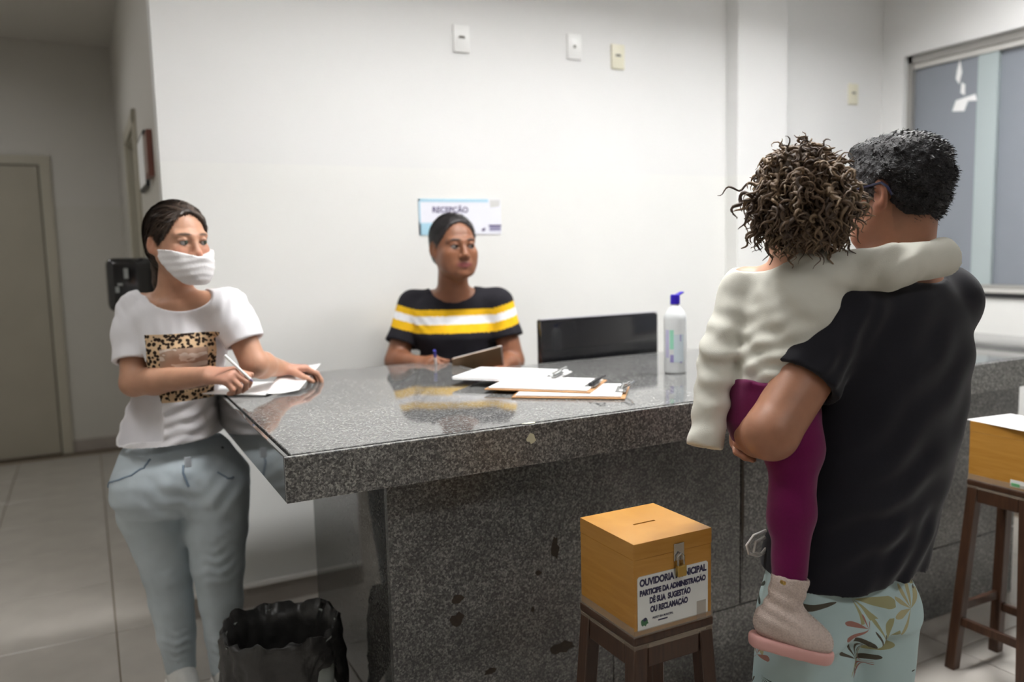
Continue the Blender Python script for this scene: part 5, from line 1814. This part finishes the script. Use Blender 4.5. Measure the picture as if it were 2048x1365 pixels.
# ================================================================ the child
def child():
    p = Person('person', (1.29, 1.27, .93), 86, 'small curly-haired child carried in arms, cream top, magenta leggings and glitter boots')
    L, W = p.L, p.W
    hc = L(1591, 412, 1.71); Rh = rot3(70, 6, 0); hs = .86
    N = L(1585, 520, 1.735)
    shR, shL = L(1660, 556, 1.70), L(1488, 566, 1.80)
    elR, cuR = L(1775, 534, 1.655), L(1884, 516, 1.70); wR = elR + (cuR - elR) * .35
    elL, cuL = L(1437, 705, 1.765), L(1411, 884, 1.735); wL = elL + (cuL - elL) * .45
    hip = L(1540, 800, 1.745)
    skin = np.array([.56, .30, .20])
    def C(y, x, t, a, bf, bb):
        q = L(x, y, t); return (q[2], q[0], q[1], a, bf, bb)
    secs = [C(522, 1602, 1.735, .05, .055, .055), C(534, 1596, 1.735, .085, .066, .066), C(552, 1588, 1.74, .108, .074, .074), C(600, 1580, 1.745, .122, .082, .088), C(660, 1572, 1.745, .118, .085, .092), C(720, 1558, 1.745, .108, .085, .090), C(800, 1545, 1.745, .105, .085, .088)]
    def torso(F):
        F.loft(secs)
        F.cap(N + np.array([-.02, 0, -.012]), shR, .044, .048, .03)
        F.cap(N + np.array([.03, 0, -.030]), shL + np.array([0, 0, -.010]), .042, .044, .03)
    lo, hi = (-.45, -.45, -.10), (.30, .30, .78)

    def body(F):
        F.enter(hc, .25, Rh, hs); head_shape(F, .8, jaw=.95); F.leave()
        F.cap(hc + Rh @ np.array([0, .012, -.05]), N, .037, .040, .03)
        F.inset_of(torso, .011, N[2] - .15, .02)
        F.chain([shR, elR, wR], [.034, .028, .022], .02, .01)
        F.chain([shL, elL, wL], [.034, .028, .022], .02, .01)
        hand(F, wR, nrm(cuR - elR), (0, -.2, -1), True, curls=(40, 50, 30), s=.50, thumb=(.9, .3, .3))
        hand(F, wL, nrm(cuL - elL), (.6, -.3, 0), False, curls=(30, 35, 20), s=.50, thumb=(.9, .3, .3))
    fc = face_color(skin, (.45, .16, .14), (.12, .07, .04), (.60, .25, .18))
    def col(v):
        base = np.repeat(skin[None], len(v), 0)
        q = (v - hc) @ Rh / hs
        near = (np.abs(q) < .15).all(1)
        out = base.copy(); out[near] = fc(q[near], base[near])
        return out
    p.add('body', body, lo, hi, .0045, M['skin'], col)
    add_eyes(p, hc, Rh, hs, (.03, .018, .01, 1))

    # curly hair: a soft core and many spiral locks
    hm = hair_mat('curly_brown_core', (.05, .032, .02, 1), (.12, .076, .046, 1), .6, (60, 60, 60))
    def core(F):
        F.enter(hc, .25, Rh, hs)
        F.ell((0, .018, .040), (.092, .110, .098))
        F.ell((0, .055, -.035), (.082, .070, .085), .03)
        P = F.P
        v = np.sqrt((P[:, 0] / .070) ** 2 + ((P[:, 2] + .025) / .080) ** 2)
        F.d = np.maximum(F.d, -np.maximum((v - 1) * .07, P[:, 1] + .022))
        F.disp(soft_noise(.005, .04, 71)); F.disp(soft_noise(.0035, .018, 72))
        F.leave()
    ho = p.add('hair', core, hc - .2, hc + .2, .005, hm)
    cols = [mat('curl_dark', (.075, .047, .031, 1), .65), mat('curl_brown', (.155, .10, .062, 1), .65), mat('curl_light', (.24, .165, .10, 1), .65)]
    rr = np.random.default_rng(5)
    groups = [([], []), ([], []), ([], [])]
    nc = 1150
    C0 = np.array([0, .018, .030]); E0 = np.array([.085, .102, .093])
    for c in range(nc):
        # root on the skull (head frame), away from the face
        while True:
            v = nrm(rr.normal(size=3))
            if (v[1] > -.15 or v[2] > .5) and v[2] > -.75: break
        root = C0 + v * E0
        length = rr.uniform(.04, .105) * (1.2 if v[2] < .2 else .7)
        lam = rr.uniform(.026, .055); rad = rr.uniform(.004, .010); ph = rr.uniform(0, 6.28)
        turns = length / lam * rr.choice([-1, 1])
        nseg = int(max(9, abs(turns) * 8))
        pts = []
        tang = nrm(np.cross(v, rr.normal(size=3)))
        pos = root.copy(); dirv = nrm(v * .35 + tang * .8 + np.array([0, .1, -.35]))
        grav = rr.uniform(.06, .20) * (1.0 if v[2] < .5 else .25)
        for k in range(nseg + 1):
            t = k / nseg
            dirv = nrm(dirv + np.array([0, .01, -grav]) + rr.normal(0, .10, 3))
            pos = pos + dirv * length / nseg
            e = (pos - C0) / (E0 * 1.02)
            if (e ** 2).sum() < 1.0: pos = C0 + (pos - C0) / math.sqrt((e ** 2).sum())
            u = nrm(np.cross(dirv, (.31, .72, .62))); w = np.cross(dirv, u)
            a = ph + t * turns * 2 * math.pi
            g = rad * min(1, t * 3 + .2)
            pts.append(hc + Rh @ ((pos + (u * math.cos(a) + w * math.sin(a)) * g) * hs))
        pts = np.array(pts)
        tw = rr.uniform(.0014, .0042) * np.interp(np.linspace(0, 1, nseg + 1), [0, .15, .7, 1], [.7, 1, 1, .25])
        gi = int(rr.choice([0, 0, 1, 1, 1, 2, 2]))
        V, Fq = groups[gi]
        n = 4
        base = len(V)
        tg = np.gradient(pts, axis=0); tg /= np.linalg.norm(tg, axis=1)[:, None]
        up = np.cross(tg, np.array([.3, .2, .93])); up /= np.linalg.norm(up, axis=1)[:, None]
        bi = np.cross(tg, up)
        for k in range(nseg + 1):
            for j in range(n):
                a = 2 * math.pi * j / n
                V.append(pts[k] + (up[k] * math.cos(a) + bi[k] * math.sin(a)) * tw[k])
        for k in range(nseg):
            for j in range(n):
                a = base + k * n + j; b = base + k * n + (j + 1) % n
                Fq.append((a, b, b + n, a + n))
    for gi, (V, Fq) in enumerate(groups):
        o = link('curls', mesh_from(V, Fq, 'curls'), cols[gi], ho)
        o['kind'] = 'stuff'

    # long sleeved top sliding off the left shoulder
    def top(F):
        torso(F)
        F.plane(L(1540, 772, 1.745), (0, 0, -1))
        F.chain([shR, elR, cuR, cuR + (cuR - elR) * .3], [.048, .044, .038, .038], .03, .015)
        F.chain([shL + np.array([.003, 0, -.012]), elL, cuL, cuL + (cuL - elL) * .3], [.046, .040, .036, .036], .02, .015)
        F.disp(soft_noise(.0016, .07, 81))
        F.disp(ripple(L(1570, 740, 1.66), (.4, 0, 1), .036, .10, .0045))
        F.disp(ripple(L(1620, 610, 1.66), (.8, .2, -1), .055, .10, .004))
        F.disp(ripple(L(1800, 530, 1.62), (1, .5, .6), .05, .10, .004))
        F.disp(ripple(L(1440, 700, 1.72), (-.3, 0, 1), .045, .10, .004))
        F.disp(ripple(L(1440, 800, 1.72), (.4, 0, 1), .055, .10, .003))
        dR = nrm(cuR - elR); dL = nrm(cuL - elL)
        for e_, d_ in ((cuR + dR * .012, dR), (cuL + dL * .012, dL)):
            F.cut_cyl(e_, d_, .07, .15)
            F.cut_cyl(e_ - d_ * .03, d_, .028, .05)
        F.neckline(N + np.array([.050, 0, .004]), .092, .042, .040)
    cm = mat('cream_jersey', (.68, .67, .60, 1), .9, noise=.03, nscale=20, bump=.15, bscale=500, spec=.2)
    p.add('long_sleeve_top', top, lo, hi, .0045, cm)

    # leggings
    kn = L(1588, 895, 1.69); an = L(1578, 1165, 1.655)
    knF = W(1.50, 1.47, .95); anF = W(1.60, 1.49, .75)
    def leg(F):
        F.loft([(hip[2] - .09, hip[0], hip[1], .075, .07, .075), (hip[2] - .04, hip[0], hip[1], .095, .085, .092), (hip[2] + .05, hip[0], hip[1], .098, .078, .082)])
        F.chain([hip + np.array([-.045, -.01, -.035]), kn, an + (kn - an) * .5, an], [.064, .054, .043, .033], .03, .03)
        F.chain([hip + np.array([.045, -.01, -.035]), knF, anF], [.066, .045, .030], .03, .02)
        F.disp(soft_noise(.0012, .06, 91))
        F.disp(ripple(L(1590, 930, 1.57), (.1, 0, 1), .03, .05, .002))
    lm = mat('magenta_leggings', (.135, .001, .060, 1), .75, noise=.08, nscale=200, spec=.2, sheen=.2)
    p.add('leggings', leg, (-.32, -.42, -.42), (.32, .28, .30), .005, lm)

    # glitter boots with a thick pink sole
    gm = mat('glitter_boot', (.56, .46, .41, 1), .38, noise=.12, nscale=260, bump=.5, bscale=420)
    ntb = gm.node_tree
    vo = ntb.nodes.new('ShaderNodeTexVoronoi'); vo.inputs['Scale'].default_value = 420
    tcb = ntb.nodes.new('ShaderNodeTexCoord'); ntb.links.new(tcb.outputs['Object'], vo.inputs['Vector'])
    rpb = ntb.nodes.new('ShaderNodeMapRange'); rpb.inputs['To Min'].default_value = .15; rpb.inputs['To Max'].default_value = .55
    scb = ntb.nodes.new('ShaderNodeSeparateColor'); ntb.links.new(vo.outputs['Color'], scb.inputs[0])
    ntb.links.new(scb.outputs[0], rpb.inputs['Value']); ntb.links.new(rpb.outputs['Result'], bsdf(gm).inputs['Roughness'])
    pm = mat('pink_sole', (.66, .36, .33, 1), .5)
    gold = M['brass']
    def boot(top_, ank_, heel_, toe_, nm):
        u = nrm(toe_ - heel_); upv = nrm((top_ - ank_) - u * ((top_ - ank_) @ u)); sd_ = np.cross(u, upv)
        c_ = (heel_ + toe_) / 2
        def b(F):
            F.cap(top_, ank_, .0375, .034)
            F.chain([heel_ + u * .036 + upv * .036, heel_ + u * .078 + upv * .036, toe_ - u * .055 + upv * .027, toe_ - u * .034 + upv * .020], [.0355, .0355, .031, .029], .02, .02)
            F.disp(ripple(ank_ + upv * .01, upv + u * .35, .026, .045, .0042))
            F.plane(heel_ + upv * .006, -upv)
            F.cut_cyl(top_ - upv * .02, upv, .030, .1)
            F.plane(top_ + upv * .006, upv)
            F.plane(heel_ + upv * .004, -upv)
        lo_ = np.minimum.reduce([top_, ank_, heel_, toe_]) - .06; hi_ = np.maximum.reduce([top_, ank_, heel_, toe_]) + .06
        bo = p.add(nm, b, lo_, hi_, .004, gm)
        def s(F):
            F.chain([heel_ + u * .034, (heel_ + toe_) / 2, toe_ - u * .034], [.0375, .036, .033], 0, .01)
            F.plane(heel_ + upv * .008, upv); F.plane(heel_ - upv * .017, -upv)
            # step between heel and forefoot
            F.cap(c_ - u * .004 - upv * .019 - sd_ * .05, c_ - u * .004 - upv * .019 + sd_ * .05, .004, None, 0, 's')
        p.add('sole', s, np.minimum(heel_, toe_) - .07, np.maximum(heel_, toe_) + .07, .004, pm, None, bo)
        return bo, upv, u, sd_
    t_, a_ = L(1581, 1158, 1.655), L(1563, 1226, 1.655)
    bo, upv, u, sd_ = boot(t_, a_, L(1500, 1270, 1.675), L(1670, 1316, 1.61), 'boot')
    bw = L(1566, 1166, 1.612)
    MB().box((-.006, -.003, -.0035), (.006, .003, .0035), bevel=.0015).build('gold_bow', gold, bo, tuple(bw))
    boot(anF + np.array([0, 0, .0]), anF - np.array([0, 0, .06]), anF + np.array([.0, .045, -.105]), anF + np.array([0, -.10, -.105]), 'boot')


child()


# ================================================================ waste bin with a black bag
def bin_():
    e_ = empty('waste_bin', (.415, 2.245, 0), 0, 'pale grey waste bin lined with a black plastic bag beside the counter', 'bin')
    gm = mat('bin_plastic', (.42, .46, .43, 1), .4)
    Hb = .385
    MB().lathe([(0, .004), (.112, 0), (.118, .01), (.152, Hb), (.157, Hb), (.157, Hb + .006), (.149, Hb + .006), (.112, .014), (0, .014)], 48).build('bin_body', gm, e_, smooth=True)
    bm_ = mat('black_bag', (.028, .027, .026, 1), .36, noise=.2, nscale=30, bump=1.0, bscale=26, spec=.45)
    n = 120
    V = []; Fq = []
    rr = random.Random(4)
    # profile: outside skirt bottom -> over the rim -> down inside
    def wave(a, k):
        return (.55 * math.sin(3 * a + .7) + .45 * math.sin(7 * a + 1.9 + k) + .35 * math.sin(13 * a + 2 * k) + .25 * math.sin(23 * a + k * 3))
    rows = 16
    for i in range(rows):
        for k in range(n):
            a = 2 * math.pi * k / n
            if i <= 7:          # outside, from the lower edge up
                t = i / 7
                low = Hb - .20 - .045 * math.sin(a + 2.4) - .02 * wave(a, 0)
                # the skirt is pulled up on the side that shows the bin
                low += .185 * math.exp(-((math.atan2(math.sin(a + .95), math.cos(a + .95)) / .55) ** 2))
                z = low + (Hb + .012 - low) * t
                r = .150 + .012 + .010 * (1 - t) + (.016 * (1 - t) + .006) * wave(a, i * .30) * .7
                r = max(r, .118 + .034 * z / Hb + .006)
            elif i <= 9:
                t = (i - 7) / 2
                z = Hb + .014 + .012 * math.sin(math.pi * t * .5) + .011 * wave(a, 2.2)
                r = .165 - .012 * t + .006 * wave(a, 1.4)
            else:
                t = (i - 9) / 6
                z = Hb + .022 - .30 * t + .006 * wave(a, i * .3) * (1 - t)
                r = .146 - .028 * t + .006 * wave(a, i * .4 + 1)
                r = min(r, .101 + .036 * z / Hb)
            r += .0045 * math.sin(9 * a + 1.7 * i) * math.sin(31 * z + 2.3 * a) + .003 * math.sin(17 * a - 2.1 * i)
            V.append((r * math.cos(a), r * math.sin(a), z))
    for i in range(rows - 1):
        for k in range(n):
            a, b = i * n + k, i * n + (k + 1) % n
            Fq.append((a, b, b + n, a + n))
    V.append((0, 0, .07)); c = len(V) - 1
    for k in range(n): Fq.append(((rows - 1) * n + k, (rows - 1) * n + (k + 1) % n, c))
    link('bin_bag', mesh_from(V, Fq), bm_, e_)


bin_()
